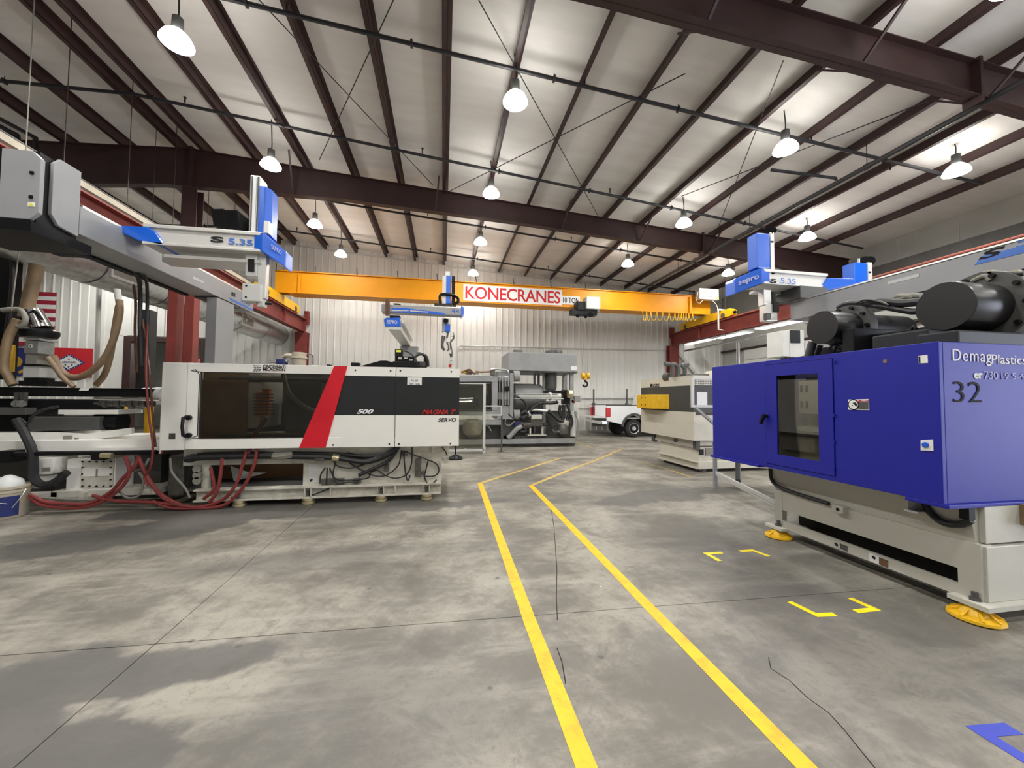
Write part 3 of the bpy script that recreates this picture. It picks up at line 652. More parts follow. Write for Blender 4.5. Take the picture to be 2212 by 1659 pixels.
# inside, seen through the window
build('platen', MB().ry(440, 800, 530, 950, 6.95, 1.0), M['brown'], wm, label='brown stationary platen behind the window')
build('platen', MB().ry(620, 800, 690, 950, 6.95, 1.0), M['dgrey'], wm)
build('platen_face', MB().ry(533, 800, 560, 925, 7.0, 0.9), M['lgrey'], wm)
mf = build('water_manifold', MB().ry(553, 848, 565, 900, 6.75, .08).ry(566, 840, 580, 898, 6.75, .08), M['orange'], wm)
for k in range(7):
    a = at(546, 852 + 7 * k, Y=6.72); b_ = at(590, 852 + 7 * k, Y=6.72); build('nozzle', MB().cyl((a.x, 6.74, a.z), (b_.x, 6.74, b_.z), .012, n=6), M['iron'], mf)
build('interior_hose', MB().tube([at(610, 800, Y=6.7), at(625, 850, Y=6.65), at(660, 880, Y=6.65), at(690, 890, Y=6.7)], 0.035), M['hosegrey'], wm)
build('tie_bar', MB().cyl((xa + .4, 7.0, 1.02), (xe - .6, 7.0, 1.02), .06).cyl((xa + .4, 7.0, 1.95), (xe - .6, 7.0, 1.95), .06), M['iron'], wm)
build('hose_bundle', MB().tube([at(575, 905, Y=6.6), at(560, 925, Y=6.5), at(545, 950, Y=6.45), at(535, 985, Y=6.42)], .03), M['hosered'], wm)
# base frame
BY = 6.52
zt = 0.87
ox0, ox1 = at(452, 1020, Y=BY).x, at(655, 1020, Y=BY).x
oz1, oz0 = at(550, 1003, Y=BY).z, at(550, 1050, Y=BY).z
bx0, bx1 = at(395, 1020, Y=BY).x, at(953, 1020, Y=BY).x
build('base_frame', MB().box((bx0, BY, oz1), (bx1, BY + .05, zt)).box((bx0 + .25, BY, .26), (ox0, BY + .05, oz1)).box((ox1, BY, .26), (bx1, BY + .05, oz1)).box((bx0, BY + 1.7, .26), (bx1, BY + 1.75, zt)).box((bx1 - .05, BY + .051, .262), (bx1 - .001, BY + 1.699, zt - .002)).box((bx1, BY + .1, .6), (bx1 + .12, BY + .9, zt + .02)), M['dirty'], wm)
build('shade_floor', MB().box((bx0, BY + .05, .22), (bx1 - .06, BY + 1.68, .26)), M['dgrey'], wm)  # plate coloured dark to put shade into the base opening
build('cavity_shade', MB().box((bx0 + .1, BY + .75, .26), (bx1 - .1, BY + .8, .86)), M['wood'], wm)  # dark panel added so the base opening reads as shaded
rb = build('bottom_rail', MB().box((bx0 + .2, BY - .02, .10), (bx1, BY + .02, .27)).box((bx0 + .2, BY - .1, .25), (bx1, BY + .04, .275)).box((bx0 + .2, BY - .1, .095), (bx1, BY + .04, .118)), M['dirty'], wm)
for px_ in (663, 676, 717, 817, 831, 855, 857, 914, 928):
    x = at(px_, 1055, Y=BY).x; build('rib', MB().box((x - .006, BY - .1, .11), (x + .006, BY, .26)), M['dirty'], rb)
for px_ in (668, 824, 921, 520):
    x = at(px_, 1075, Y=BY).x
    ft = build('leveling_foot', MB().lathe([(.085, 0), (.095, .01), (.095, .045), (.07, .05), (.07, .058), (.088, .06), (.088, .095)], (x, BY - .03, 0), 20), M['brass'], wm)
    build('stud', MB().cyl((x, BY - .05, .11), (x, BY - .05, .2), .02, n=8), M['iron'], ft)
build('scrap_board', MB().py([(600, 1010), (655, 1012), (655, 1047), (560, 1047), (575, 1030)], 7.6, .02), M['wood'], wm)
build('chute', MB().add([at(497, 1006, Y=6.9), at(537, 1020, Y=6.7), at(576, 1021, Y=6.75), at(505, 1040, Y=6.9), at(497, 1006, Y=7.1), at(537, 1020, Y=7.1), at(576, 1021, Y=7.1), at(505, 1040, Y=7.2)], [(0, 1, 2, 3), (4, 5, 6, 7), (0, 1, 5, 4), (1, 2, 6, 5), (2, 3, 7, 6), (3, 0, 4, 7)]), M['clear'], wm)
# hoses and cables on the base
def hose(name, pts, r, m, Y=6.4, parent=wm, label=None):
    P = [at(q[0], q[1], Y=(q[2] if len(q) > 2 else Y)) for q in pts]
    P = [Vector((v.x, v.y, max(v.z, r + .002))) for v in P]
    return build(name, MB().tube(P, r, 8, 5), M[m], parent, label=label)
hose('hydraulic_hose', [(400, 992), (440, 988), (560, 985), (690, 987), (735, 990), (790, 997), (830, 985), (862, 963)], .045, 'rubber', 6.42)
hose('hydraulic_hose', [(420, 987), (450, 981), (600, 979), (720, 981), (800, 986), (840, 976), (855, 962)], .03, 'rubber', 6.46)
hose('hydraulic_hose', [(862, 964), (840, 995), (800, 1015), (775, 1027)], .028, 'rubber', 6.44)
hose('hydraulic_hose', [(750, 982), (790, 990), (830, 984), (845, 975)], .04, 'rubber', 6.5)
for pts in ([(720, 995), (730, 1007), (760, 1011), (795, 1000)], [(868, 972), (860, 1005), (835, 1026), (810, 1028), (780, 1015), (755, 1000)], [(890, 966), (889, 1000), (878, 1025), (855, 1033), (835, 1028), (815, 1016), (800, 1020)],
            [(874, 974), (900, 985), (940, 1000), (948, 1017), (938, 1028), (915, 1029)], [(872, 975), (874, 1005), (878, 1032), (882, 1037), (886, 1027)], [(955, 966), (962, 975), (966, 984)], [(925, 995), (920, 1015), (917, 1030), (925, 1046), (935, 1044), (943, 1036)],
            [(703, 1010), (693, 1025), (691, 1045)], [(707, 1010), (706, 1030), (705, 1048)], [(712, 1010), (720, 1030), (728, 1045)], [(725, 995), (724, 1034), (790, 1034), (800, 1022)], [(775, 1041), (740, 1043), (700, 1060), (660, 1075)], [(660, 1074, 6.5), (580, 1080, 6.45), (500, 1075, 6.5)]):
    hose('cable', pts, .011, 'rubber', 6.46)
for r_ in ((693, 1035, 742, 1050, .06), (762, 1034, 778, 1044, .05), (897, 992, 909, 1030, .1), (868, 975, 880, 985, .06), (830, 1003, 840, 1018, .05), (680, 986, 700, 996, .14), (402, 983, 410, 1000, .12)):
    build('valve_block', MB().ry(*r_[:4], BY - r_[4], r_[4]), M['iron'], wm, bevel=0.008)
build('hose_clamp', MB().cyl(at(719, 988, Y=6.42), at(733, 990, Y=6.42), .055), M['brass'], wm)
build('rag_wrap', MB().tube([at(591, 985, Y=6.41), at(600, 986, Y=6.4), at(615, 984, Y=6.4), at(632, 981, Y=6.42)], .06, 7, 2), M['hosegrey'], wm)
build('gauge', MB().cyl(at(914, 1022, Y=BY - .05), at(914, 1022, Y=BY), .035), M['iron'], wm)
build('limit_box', MB().ry(958, 987, 966, 1000, 6.6, .08).ry(932, 967, 942, 978, 6.45, .06), M['lgrey'], wm, bevel=.006)
dc = build('data_plate', MB().ry(667, 1003, 688, 1043, BY - .006, .004), M['lgrey'], wm)
build('pictogram', MB().py([(669, 1037), (673, 1033), (672, 1036), (676, 1034), (674, 1040), (670, 1041)], BY - .009, .003), M['ink'], dc)
for y_ in (1013, 1026, 1038):
    q = at(427, y_, Y=BY - .05); build('connector_boot', MB().lathe([(.055, 0), (.055, .05), (.035, .07), (.015, .05)], (q.x, BY - .08, q.z), 14, 'y'), M['hosegrey'], wm)
build('shade_sheet', MB().box((-4.9, 7.9, .05), (-2.9, 7.95, 1.9)), M['dgrey'], wm)  # dark sheet added so the view beneath the machine stays dark
build('oily_block', MB().ry(365, 985, 395, 1070, 6.55, .5), M['iron'], wm, bevel=.02)
# things on top of the guard
tp = MB().ry(567, 788, 680, 784, 7.2, .5)
build('top_plate', MB().box((fx(560), 6.9, 2.1), (fx(690), 7.2, 2.16)), M['dgrey'], wm)
build('feed_cylinder', MB().ry(596, 775, 612, 786, 6.9, .2), M['flagb'], wm, bevel=.01)
build('cylinder_rod', MB().cyl(at(583, 781, Y=6.98), at(597, 781, Y=6.98), .025).cyl(at(611, 781, Y=6.98), at(622, 781, Y=6.98), .025), M['chrome'], wm)
c = at(646, 790, Y=7.1)
build('filter_cap', MB().lathe([(.10, 0), (.11, .05), (.11, .13), (.135, .14), (.135, .16), (.11, .17), (.115, .24), (.09, .245)], (c.x, 7.1, c.z - .02), 20), M['beigep'], wm)
build('elbow_pipe', MB().tube([at(608, 782, Y=7.15), at(612, 772, Y=7.15), at(622, 768, Y=7.1), at(640, 770, Y=7.1)], .035), M['beigep'], wm)
build('bail', MB().tube([at(661, 766, Y=7.1), at(672, 766, Y=7.1), at(676, 772, Y=7.1), at(676, 788, Y=7.1)], .01), M['iron'], wm)
for r_ in ((758, 783, 776, 791), (705, 787, 714, 791)): build('lug', MB().ry(*r_, 6.8, .12), M['black'], wm, bevel=.01)
build('toggle_cover', MB().py([(778, 791), (822, 779), (835, 779), (850, 783), (850, 793), (790, 793)], 7.0, .6), M['black'], wm)
vb = build('valve_stack', MB().ry(853, 769, 895, 793, 7.0, .3).ry(848, 780, 905, 794, 6.95, .4), M['black'], wm, bevel=.012)
build('display', MB().ry(853, 754, 870, 770, 6.95, .06), M['black'], wm, bevel=.008)
build('display_label', MB().ry(856, 756, 866, 761, 6.945, .005), M['yled'], wm)
build('solenoid', MB().ry(860, 771, 868, 776, 6.97, .04).ry(873, 772, 880, 775, 6.97, .04).ry(884, 776, 892, 779, 6.97, .04), M['lgrey'], wm)
for k in range(4):
    hose('pressure_hose', [(895, 772 - k, 7.0 + .06 * k), (905, 766 - k, 7.0 + .06 * k), (918, 767 + k, 7.0 + .06 * k), (924 - k * 2, 778, 7.0 + .06 * k), (925 - k * 2, 792, 7.0 + .06 * k)], .022, 'rubber')
hose('cable', [(868, 757), (885, 762), (897, 775), (902, 790)], .012, 'rubber', 6.95)
build('pump_block', MB().ry(900, 780, 922, 793, 7.1, .2), M['iron'], wm, bevel=.02)

# injection unit of the same machine (left end)
IY = 6.95
build('carriage_beam', MB().ry(-250, 834, 322, 858, IY, .35), M['black'], wm, bevel=.01)
build('beam_cap', MB().ry(-250, 833, 322, 840, IY - .03, .42), M['dgrey'], wm)
build('beam_label', MB().py([(174, 838), (194, 838), (190, 844), (170, 844)], IY - .035, .004), M['paper'], wm)
build('barrel_head', MB().cyl((at(305, 858, Y=7.1).x, 7.15, at(305, 855, Y=7.1).z), (at(330, 858, Y=7.1).x, 7.15, at(330, 855, Y=7.1).z), .13).cyl((at(332, 858, Y=7.1).x, 7.15, at(332, 855, Y=7.1).z), (at(350, 858, Y=7.1).x, 7.15, at(350, 855, Y=7.1).z), .14), M['clear'], wm, bevel=.02)
a = at(206, 861, Y=6.85); b_ = at(346, 863, Y=6.85)
build('piston_rod', MB().cyl((a.x, 6.85, a.z), (b_.x, 6.85, b_.z), .026), M['chrome'], wm)
for k in range(9):
    q = at(215 + 14 * k, 871, Y=6.95); build('heater_band', MB().cyl((q.x - .04, 6.95, q.z), (q.x + .03, 6.95, q.z), .055 + .01 * (k % 2), n=12), M['iron'], wm)
build('carriage_block', MB().ry(58, 862, 212, 888, IY - .05, .5), M['black'], wm, bevel=.02)
build('carriage_block', MB().ry(-250, 860, 55, 940, IY + .1, .6), M['black'], wm, bevel=.02)
build('manifold_plate', MB().ry(-200, 880, 55, 896, IY - .2, .5), M['dgrey'], wm, bevel=.01)
build('fitting', MB().ry(30, 848, 38, 878, IY - .15, .06).ry(43, 848, 50, 878, IY - .15, .06).cyl(at(35, 872, Y=IY - .2), at(35, 872, Y=IY), .05).cyl(at(46, 872, Y=IY - .2), at(46, 872, Y=IY), .05), M['iron'], wm)
build('motor_cover', MB().ry(60, 900, 213, 930, IY - .1, .45), M['dgrey'], wm, bevel=.02)
a = at(212, 911, Y=IY + .1)
build('drive_motor', MB().cyl((a.x, IY + .1, a.z), (at(262, 911, Y=IY + .1).x, IY + .1, a.z), .135, n=20).cyl((at(258, 911, Y=IY + .1).x, IY + .1, a.z), (at(266, 911, Y=IY + .1).x, IY + .1, a.z), .15, n=20), M['black'], wm)
build('slide_plate', MB().ry(126, 885, 255, 895, IY - .05, .5), M['white'], wm)
build('carriage_base', MB().ry(-250, 936, 130, 952, IY - .1, .7).py([(128, 934), (185, 937), (284, 924), (284, 937), (175, 955), (128, 953)], IY - .1, .06), M['white'], wm, bevel=.008)
build('deck', MB().ry(-250, 955, 345, 972, IY - .3, 1.2), M['white'], wm, bevel=.006)
build('deck', MB().hexa([at(205, 967, Y=6.5), at(342, 967, Y=6.5), at(342, 973, Y=6.5), at(185, 973, Y=6.5), at(250, 955, Y=7.4), at(342, 950, Y=7.4), at(342, 955, Y=7.4), at(250, 958, Y=7.4)]), M['white'], wm)
build('sensor', MB().ry(136, 941, 152, 953, IY - .13, .03).ry(160, 946, 166, 953, IY - .13, .03), M['hosegrey'], wm)
a = at(-200, 983, Y=6.55); b_ = at(345, 985, Y=6.55)
build('guide_bar', MB().cyl((a.x, 6.5, a.z), (b_.x, 6.5, a.z), .032), M['black'], wm)
build('bar_bracket', MB().ry(197, 976, 222, 994, 6.45, .2), M['black'], wm)
build('bar_bracket', MB().ry(-10, 975, 20, 1000, 6.45, .3), M['black'], wm)
build('coupling', MB().cyl(at(219, 984, Y=6.45), at(243, 984, Y=6.45), .04), M['brass'], wm)
build('end_cabinet', MB().ry(145, 992, 247, 1062, 6.65, .7), M['white'], wm, bevel=.012)
cv = build('access_cover', MB().ry(177, 995, 243, 1052, 6.63, .03), M['dirty'], wm)
for k in range(5):
    for yy_ in (997, 1010, 1024, 1036, 1050):
        if k in (0, 4) or yy_ in (997, 1050):
            q = at(179 + 15.2 * k, yy_, Y=6.63); build('bolt', MB().cyl((q.x, 6.615, q.z), (q.x, 6.63, q.z), .012, n=6), M['black'], cv)
build('label_plate', MB().ry(178, 1012, 240, 1028, 6.622, .008), M['white'], cv)
build('slot', MB().ry(207, 1013, 210, 1031, 6.618, .006), M['hosegrey'], cv)
build('motor_housing', MB().ry(78, 990, 113, 1025, 6.6, .4).lathe([(.13, -.08), (.13, 0.1), (.05, .1)], at(95, 1040, Y=6.75), 16), M['white'], wm, bevel=.03)
build('motor_plate', MB().ry(91, 1010, 107, 1018, 6.59, .01), M['hosegrey'], wm)
build('sled', MB().ry(110, 1062, 340, 1068, 6.6, .8).ry(110, 1064, 122, 1075, 6.6, .05).ry(171, 1064, 182, 1079, 6.55, .05), M['dirty'], wm)
build('lower_frame', MB().ry(-250, 1000, 145, 1060, 7.3, .2).ry(247, 985, 345, 1075, 7.0, .2), M['dgrey'], wm)
build('lower_frame', MB().ry(250, 990, 262, 1070, 6.8, .1), M['dirty'], wm)
hose('drain_hose', [(35, 905), (55, 940), (70, 975), (72, 1010), (75, 1035), (95, 1048), (120, 1040), (145, 1020)], .05, 'rubber', 6.5)
hose('cable', [(45, 905), (60, 915), (80, 890), (125, 878)], .018, 'rubber', 6.6)
for pts in ([(62, 1072), (90, 1090), (150, 1098), (210, 1088), (260, 1055), (280, 1020), (270, 985)], [(65, 1068), (95, 1083), (140, 1088), (190, 1088), (240, 1062), (268, 1030), (290, 1010), (300, 985)], [(300, 990), (318, 1030), (345, 1065), (390, 1090), (440, 1098), (490, 1088), (530, 1045), (550, 1000), (555, 968)],
            [(305, 1000), (325, 1042), (360, 1080), (420, 1096), (480, 1080), (510, 1045), (525, 1000), (532, 975)], [(330, 1083), (370, 1097), (430, 1098), (480, 1094)], [(452, 1085), (470, 1060), (478, 1010), (480, 990)], [(440, 1078), (462, 1055), (455, 1010)], [(200, 1070), (250, 1082), (340, 1086), (420, 1096)]):
    hose('water_hose', pts, .024, 'hosered', 6.36)
hose('water_hose', [(318, 700, 6.6), (315, 800, 6.3), (322, 900, 6.28), (330, 960, 6.28), (325, 1010, 6.3), (312, 1030, 6.34), (320, 1050, 6.36)], .014, 'hosered')
hose('water_hose', [(308, 690, 6.7), (322, 800, 6.35), (330, 900, 6.3), (336, 965, 6.3)], .014, 'bronze')
for pts in ([(85, 1075), (150, 1078), (230, 1082), (300, 1088), (360, 1090)], [(95, 1080), (160, 1092), (260, 1090), (340, 1094)], [(285, 990), (280, 1005), (290, 1016), (310, 1010), (322, 990)], [(368, 990), (372, 1020), (400, 1055), (410, 1075)], [(255, 1060), (275, 1075), (300, 1070), (310, 1040), (300, 1020)]):
    hose('cable', pts, .016, 'hosegrey', 6.44)

# ================================================================ robots
# left robot: post on the machine, long traverse beam towards the camera, arm with mast
BXR, BXL, BZ0, BZ1 = -3.90, -4.33, 3.39, 3.70
rb1 = thing('gantry_robot', 'grey gantry robot with a blue-ended white arm over the white red-striped machine', 'robot', (-4.1, 7.7, 2.13))
build('post', MB().box((-4.06, 7.45, 2.12), (BXR, 8.02, BZ0 - .02)).box((-4.15, 7.35, 2.10), (-3.8, 8.1, 2.14)), M['rgrey'], rb1, bevel=.008)
bm_ = build('traverse_beam', MB().box((BXL, 4.86, BZ0), (BXR, 8.75, BZ1)), M['rgrey'], rb1, bevel=.01)
build('beam_rail', MB().box((BXR - .05, 4.9, BZ1), (BXR - .01, 8.7, BZ1 + .025)).box((BXL + .01, 4.9, BZ1), (BXL + .05, 8.7, BZ1 + .025)), M['alu'], bm_)
build('beam_seat', MB().box((BXL + .05, 7.5, BZ0 - .03), (BXR - .02, 8.3, BZ0)), M['dgrey'], bm_)
text('S', at(499, 638, X=BXR), .15, .075, 'right', M['ink'], bm_, depth=.004, bold=.03, slope=0)
text('5.35', at(520, 652, X=BXR), .36, .075, 'right', M['blue3'], bm_, depth=.004)
build('beam_stripe', MB().px([(495, 642), (499, 650), (546, 672), (546, 668)], BXR, .004), M['blue3'], bm_)
build('rating_plate', MB().px([(416, 596), (440, 608), (440, 613), (416, 602)], BXR, .004), M['lgrey'], bm_)
# control box at the near end
cbx = build('cabinet_body', MB().box((-4.42, 4.39, 3.28), (-3.875, 4.80, 4.00)), M['black'], rb1)
build('cabinet_base', MB().prism([(-4.62, 3.20), (-3.87, 3.20), (-3.87, 3.30), (-4.5, 3.30)], 'y', 4.34, 4.98), M['black'], rb1)
def cham(u0, v0, u1, v1, c): return [(u0, v0), (u1 - c, v0), (u1, v0 + c), (u1, v1 - c), (u1 - c, v1), (u0, v1)]
cf = build('front_cover', MB().prism(cham(-4.14, 3.315, -3.825, 3.98, .07), 'y', 4.35, 4.39), M['rgrey'], rb1, bevel=.006)
build('side_cover', MB().prism([(4.49, 3.44), (4.57, 3.35), (4.78, 3.33), (4.78, 4.03), (4.56, 4.03), (4.49, 3.95)], 'x', -3.875, -3.84), M['rgrey'], rb1, bevel=.006)
for px_, py_ in ((70, 374), (68, 426)):
    q = at(px_, py_, Y=4.35); build('latch', MB().box((q.x - .014, 4.338, q.z - .014), (q.x + .014, 4.35, q.z + .014)), M['black'], cf)
wl_ = build('warning_label', MB().ry(60, 436, 75, 447, 4.347, .003), M['paper'], cf)
build('warning_sign', MB().py([(62, 445), (73, 445), (67.5, 437)], 4.344, .003), M['yled'], wl_)
build('cable_loop', MB().tube([at(93, 512, X=-4.3), at(98, 532, X=-4.32), at(128, 549, X=-4.34), at(186, 554, X=-4.35), at(232, 572, X=-4.35), at(285, 592, X=-4.35)], .026), M['rubber'], rb1)
build('cable_tray', MB().box((BXL - .06, 5.6, BZ0 - .03), (BXL + .02, 7.4, BZ0 + .05)), M['black'], rb1)
hp = [at(283, 585, X=BXL), at(299, 600, X=BXL), at(303, 640, X=-4.5), at(302, 700, X=-4.5), at(305, 790, X=-4.5)]
build('hanging_hose', MB().tube(hp, .028), M['rubber'], rb1)
build('hanging_hose', MB().tube([p + Vector((.06, .05, 0)) for p in hp], .022), M['rubber'], rb1)
build('hanging_hose', MB().tube([p + Vector((-.07, .02, -.1)) for p in hp[1:]], .018), M['bronze'], rb1)
AY = 5.45
arm = build('arm_profile', MB().box((-3.78, AY, 3.46), (-2.50, AY + .30, 3.66)).box((-3.78, AY - .03, 3.655), (-2.44, AY + .33, 3.70)).box((-3.78, AY - .03, 3.44), (-2.44, AY + .33, 3.475)), M['alup'], rb1, bevel=.006)
build('lower_rail', MB().ry(350, 565, 528, 550, AY + .36, .2).box((-3.5, AY + .05, 3.40), (-2.4, AY + .25, 3.44)), M['alup'], rb1)
build('tail_cover', MB().py([(229, 486), (318, 489), (336, 500), (356, 528), (345, 530), (300, 520), (240, 492)], AY - .03, .36), M['blue2'], rb1, bevel=.015)
e_ = at(551, 515, Y=AY); e2 = at(571, 556, Y=AY)
xa_, xb_, xc_ = -2.53, -2.42, -2.20
nose = build('nose_cover', MB().add([(xa_, AY - .02, 3.47), (xb_, AY - .035, 3.44), (xc_, AY + .12, 3.30), (xc_, AY + .36, 3.30), (xb_, AY + .36, 3.44), (xa_, AY + .36, 3.47),
    (xa_, AY - .02, 3.66), (xb_, AY - .035, 3.70), (xc_, AY + .12, 3.52), (xc_, AY + .36, 3.52), (xb_, AY + .36, 3.70), (xa_, AY + .36, 3.66)],
    [(0, 1, 4, 5), (1, 2, 3, 4), (6, 7, 10, 11), (7, 8, 9, 10), (0, 1, 7, 6), (1, 2, 8, 7), (2, 3, 9, 8), (3, 4, 10, 9), (4, 5, 11, 10), (5, 0, 6, 11)]), M['blue2'], rb1, bevel=.012)
tx = text('SEPRO', (xb_ + .09, AY + .02, 3.50), .10, .06, 'front', M['inkl'], nose, depth=.03, slope=-.5)
d_ = Vector((xc_ - xb_, .155, 0)).normalized()
for v in tx.data.vertices: v.co.y += v.co.x * d_.y / d_.x
text('S', at(455, 523, Y=AY), .15, .075, 'front', M['ink'], arm, bold=.03, depth=.008)
text('5.35', at(494, 528, Y=AY), .28, .08, 'front', M['blue3'], arm, bold=.02, depth=.008)
mast = build('mast', MB().box((-2.62, AY + .02, 3.66), (-2.50, AY + .24, 4.47)), M['alu'], rb1, bevel=.015)
build('mast_groove', MB().box((-2.60, AY + .012, 3.70), (-2.585, AY + .02, 4.45)).box((-2.53, AY + .012, 3.70), (-2.515, AY + .02, 4.45)), M['dgrey'], mast)
build('mast_belt', MB().box((-2.58, AY + .008, 3.70), (-2.54, AY + .018, 4.44)), M['paper'], mast)
build('mast_cover', MB().prism([(-2.50, AY - .01), (-2.42, AY - .01), (-2.37, AY + .08), (-2.37, AY + .26), (-2.50, AY + .26)], 'z', 3.69, 4.32), M['blue2'], rb1, bevel=.012)
build('mast_foot_cover', MB().box((-2.425, AY - .014, 3.70), (-2.365, AY + .1, 3.86)), M['alup'], rb1)
for k, (x, z) in enumerate(((-2.93, 3.72), (-2.78, 3.72))):
    build('servo_motor', MB().hexa([(x - .10, AY + .02, z + .02), (x + .07, AY + .02, z), (x + .12, AY + .3, z), (x - .06, AY + .3, z + .02), (x - .10, AY - .06, z + .22), (x + .06, AY - .06, z + .24), (x + .20, AY + .26, z + .14), (x - .04, AY + .3, z + .14)]), M['black'], rb1, bevel=.02)
gp = build('wrist', MB().box((-2.66, AY + .06, 3.14), (-2.52, AY + .2, 3.44)).box((-2.52, AY + .08, 2.86), (-2.42, AY + .18, 3.44)), M['alu'], rb1, bevel=.008)
build('wrist_clevis', MB().box((-2.62, AY + .04, 3.2), (-2.55, AY + .06, 3.36)), M['black'], gp)
build('gripper', MB().box((-2.67, AY + .02, 2.80), (-2.45, AY + .2, 3.03)).box((-2.50, AY + .05, 2.74), (-2.42, AY + .15, 2.82)), M['lgrey'], rb1, bevel=.01)
build('gripper_stub', MB().cyl((-2.52, AY + .1, 2.79), (-2.34, AY + .1, 2.80), .018), M['black'], rb1)
for k in range(2): build('pin', MB().cyl((-2.62, AY + .01, 2.85 + .15 * k), (-2.62, AY + .02, 2.85 + .15 * k), .012, n=8), M['black'], rb1)

for o in list(rb1.children):      # the arm assembly rides a little higher and further out
    if o.name.split('.')[0] in ('arm_profile', 'nose_cover', 'mast', 'mast_cover', 'mast_foot_cover', 'servo_motor', 'wrist', 'gripper', 'gripper_stub', 'pin'):
        o.location += Vector((0.09, 0, 0.085))
for o in arm.children: o.location -= Vector((0.09, 0, 0.085))
# second robot (centre): stubby grey arm on an inclined beam, hanging gripper
R2 = 9.4
rb2 = thing('gantry_robot', 'grey and blue robot with hanging gripper in front of the orange crane girder', 'robot', (-.8, 11.0, 2.85))
build('traverse_beam', MB().box((-1.30, R2 + .02, 3.26), (-1.02, 12.6, 3.52)), M['alup'], rb2, bevel=.01)
build('beam_rail', MB().box((-1.00, R2 + .1, 3.44), (-.95, 12.5, 3.50)).box((-1.40, R2 + .1, 3.44), (-1.34, 12.5, 3.50)), M['alu'], rb2)
nb_ = build('beam_nose', MB().py([(829, 690), (834, 686), (864, 686), (866, 705), (831, 705)], R2, .15), M['blue2'], rb2, bevel=.008)
textp('SEPRO', 836, 692, 858, 699, M['inkw'], nb_, Y=R2)
q = at(882, 752, Y=12.3)
build('pedestal', MB().add([(q.x - .25, 12.2, 3.24), (q.x + .3, 12.2, 3.24), (q.x + .3, 12.6, 3.24), (q.x - .25, 12.6, 3.24), (q.x - .08, 12.3, 2.0), (q.x + .1, 12.3, 2.0), (q.x + .1, 12.5, 2.0), (q.x - .08, 12.5, 2.0)], [(0, 1, 2, 3), (4, 5, 6, 7), (0, 1, 5, 4), (1, 2, 6, 5), (2, 3, 7, 6), (3, 0, 4, 7)]).box((q.x - .12, 12.25, 0), (q.x + .14, 12.55, 2.02)), M['grey'], rb2)
a2 = build('arm_profile', MB().ry(824, 657, 996, 681, R2 - .05, .3), M['rgrey'], rb2, bevel=.01)
build('arm_stripe', MB().py([(846, 665), (880, 666), (960, 676), (962, 680), (930, 678), (846, 674)], R2 - .055, .006), M['blue2'], a2)
build('arm_stripe', MB().py([(846, 669), (883, 670), (882, 672), (846, 672)], R2 - .06, .005).py([(886, 670), (925, 673), (924, 675), (886, 672.5)], R2 - .06, .005), M['lgrey'], a2)
textp('44', 976, 668, 992, 676, M['inkb'], a2, Y=R2 - .05)
build('arm_end_cap', MB().py([(996, 660), (1002, 664), (1002, 678), (996, 684)], R2 - .06, .32), M['blue2'], rb2)
for k in range(9):
    a = at(834, 684 - 4 * k, Y=R2); b_ = at(843, 684 - 4 * k - 3.2, Y=R2)
    build('cable_chain', MB().box((a.x, R2 - .12, a.z), (b_.x, R2 - .08, b_.z)), M['bronze'], rb2)
build('arm_slider', MB().ry(850, 655, 865, 658, R2, .1).ry(842, 681, 864, 686, R2, .2), M['black'], rb2)
m2 = build('mast_cover', MB().ry(964, 595, 974, 656, R2 - .1, .18), M['blue2'], rb2, bevel=.01)
build('mast', MB().ry(956, 595, 964.5, 656, R2 - .09, .16).ry(962, 586, 972, 596, R2 - .06, .1), M['alup'], rb2, bevel=.006)
dcn = build('drag_chain', MB().ry(978, 596, 981, 657, R2 + .0, .04), M['black'], rb2)
for k in range(13): build('chain_link', MB().ry(976, 596 + 4.8 * k, 983, 599.6 + 4.8 * k, R2 - .02, .08), M['black'], dcn)
build('mast_bracket', MB().tube([at(951, 656, Y=R2 - .12), at(952, 637, Y=R2 - .12), at(975, 637, Y=R2 - .12), at(988, 643, Y=R2 - .12), at(989, 652, Y=R2 - .12), at(978, 657, Y=R2 - .12)], .035).ry(938, 655, 986, 658, R2 - .08, .25), M['black'], rb2)
w2 = build('wrist_mast', MB().ry(955, 687, 971, 717, R2 - .04, .18), M['rgrey'], rb2, bevel=.006)
build('wrist_motor', MB().cyl(at(963, 693, Y=R2 - .12), at(963, 693, Y=R2 - .03), .06), M['black'], w2)
build('wrist_cover', MB().ry(962, 700, 972, 716, R2 - .06, .1), M['blue2'], rb2)
for pts in ([(962, 717), (960, 730), (956, 745), (960, 757)], [(968, 717), (965, 735), (970, 755), (966, 757)], [(977, 713), (980, 730), (973, 740), (976, 760), (975, 775)], [(970, 755), (974, 770), (978, 785)], [(956, 725), (954, 745), (957, 755)]):
    build('gripper_arm', MB().tube([at(x, y, Y=R2) for x, y in pts], .022, 7, 3), M['iron'], rb2)
for px_, py_ in ((960, 722), (967, 735), (976, 722), (978, 714), (964, 750), (972, 760), (975, 776), (976, 783)):
    q = at(px_, py_, Y=R2); build('gripper_block', MB().box((q.x - .035, R2 - .05, q.z - .05), (q.x + .035, R2 + .04, q.z + .04)), M['alu'], rb2)
build('suction_cup', MB().ry(969, 787, 975, 793, R2 - .03, .07), M['inkr'], rb2)

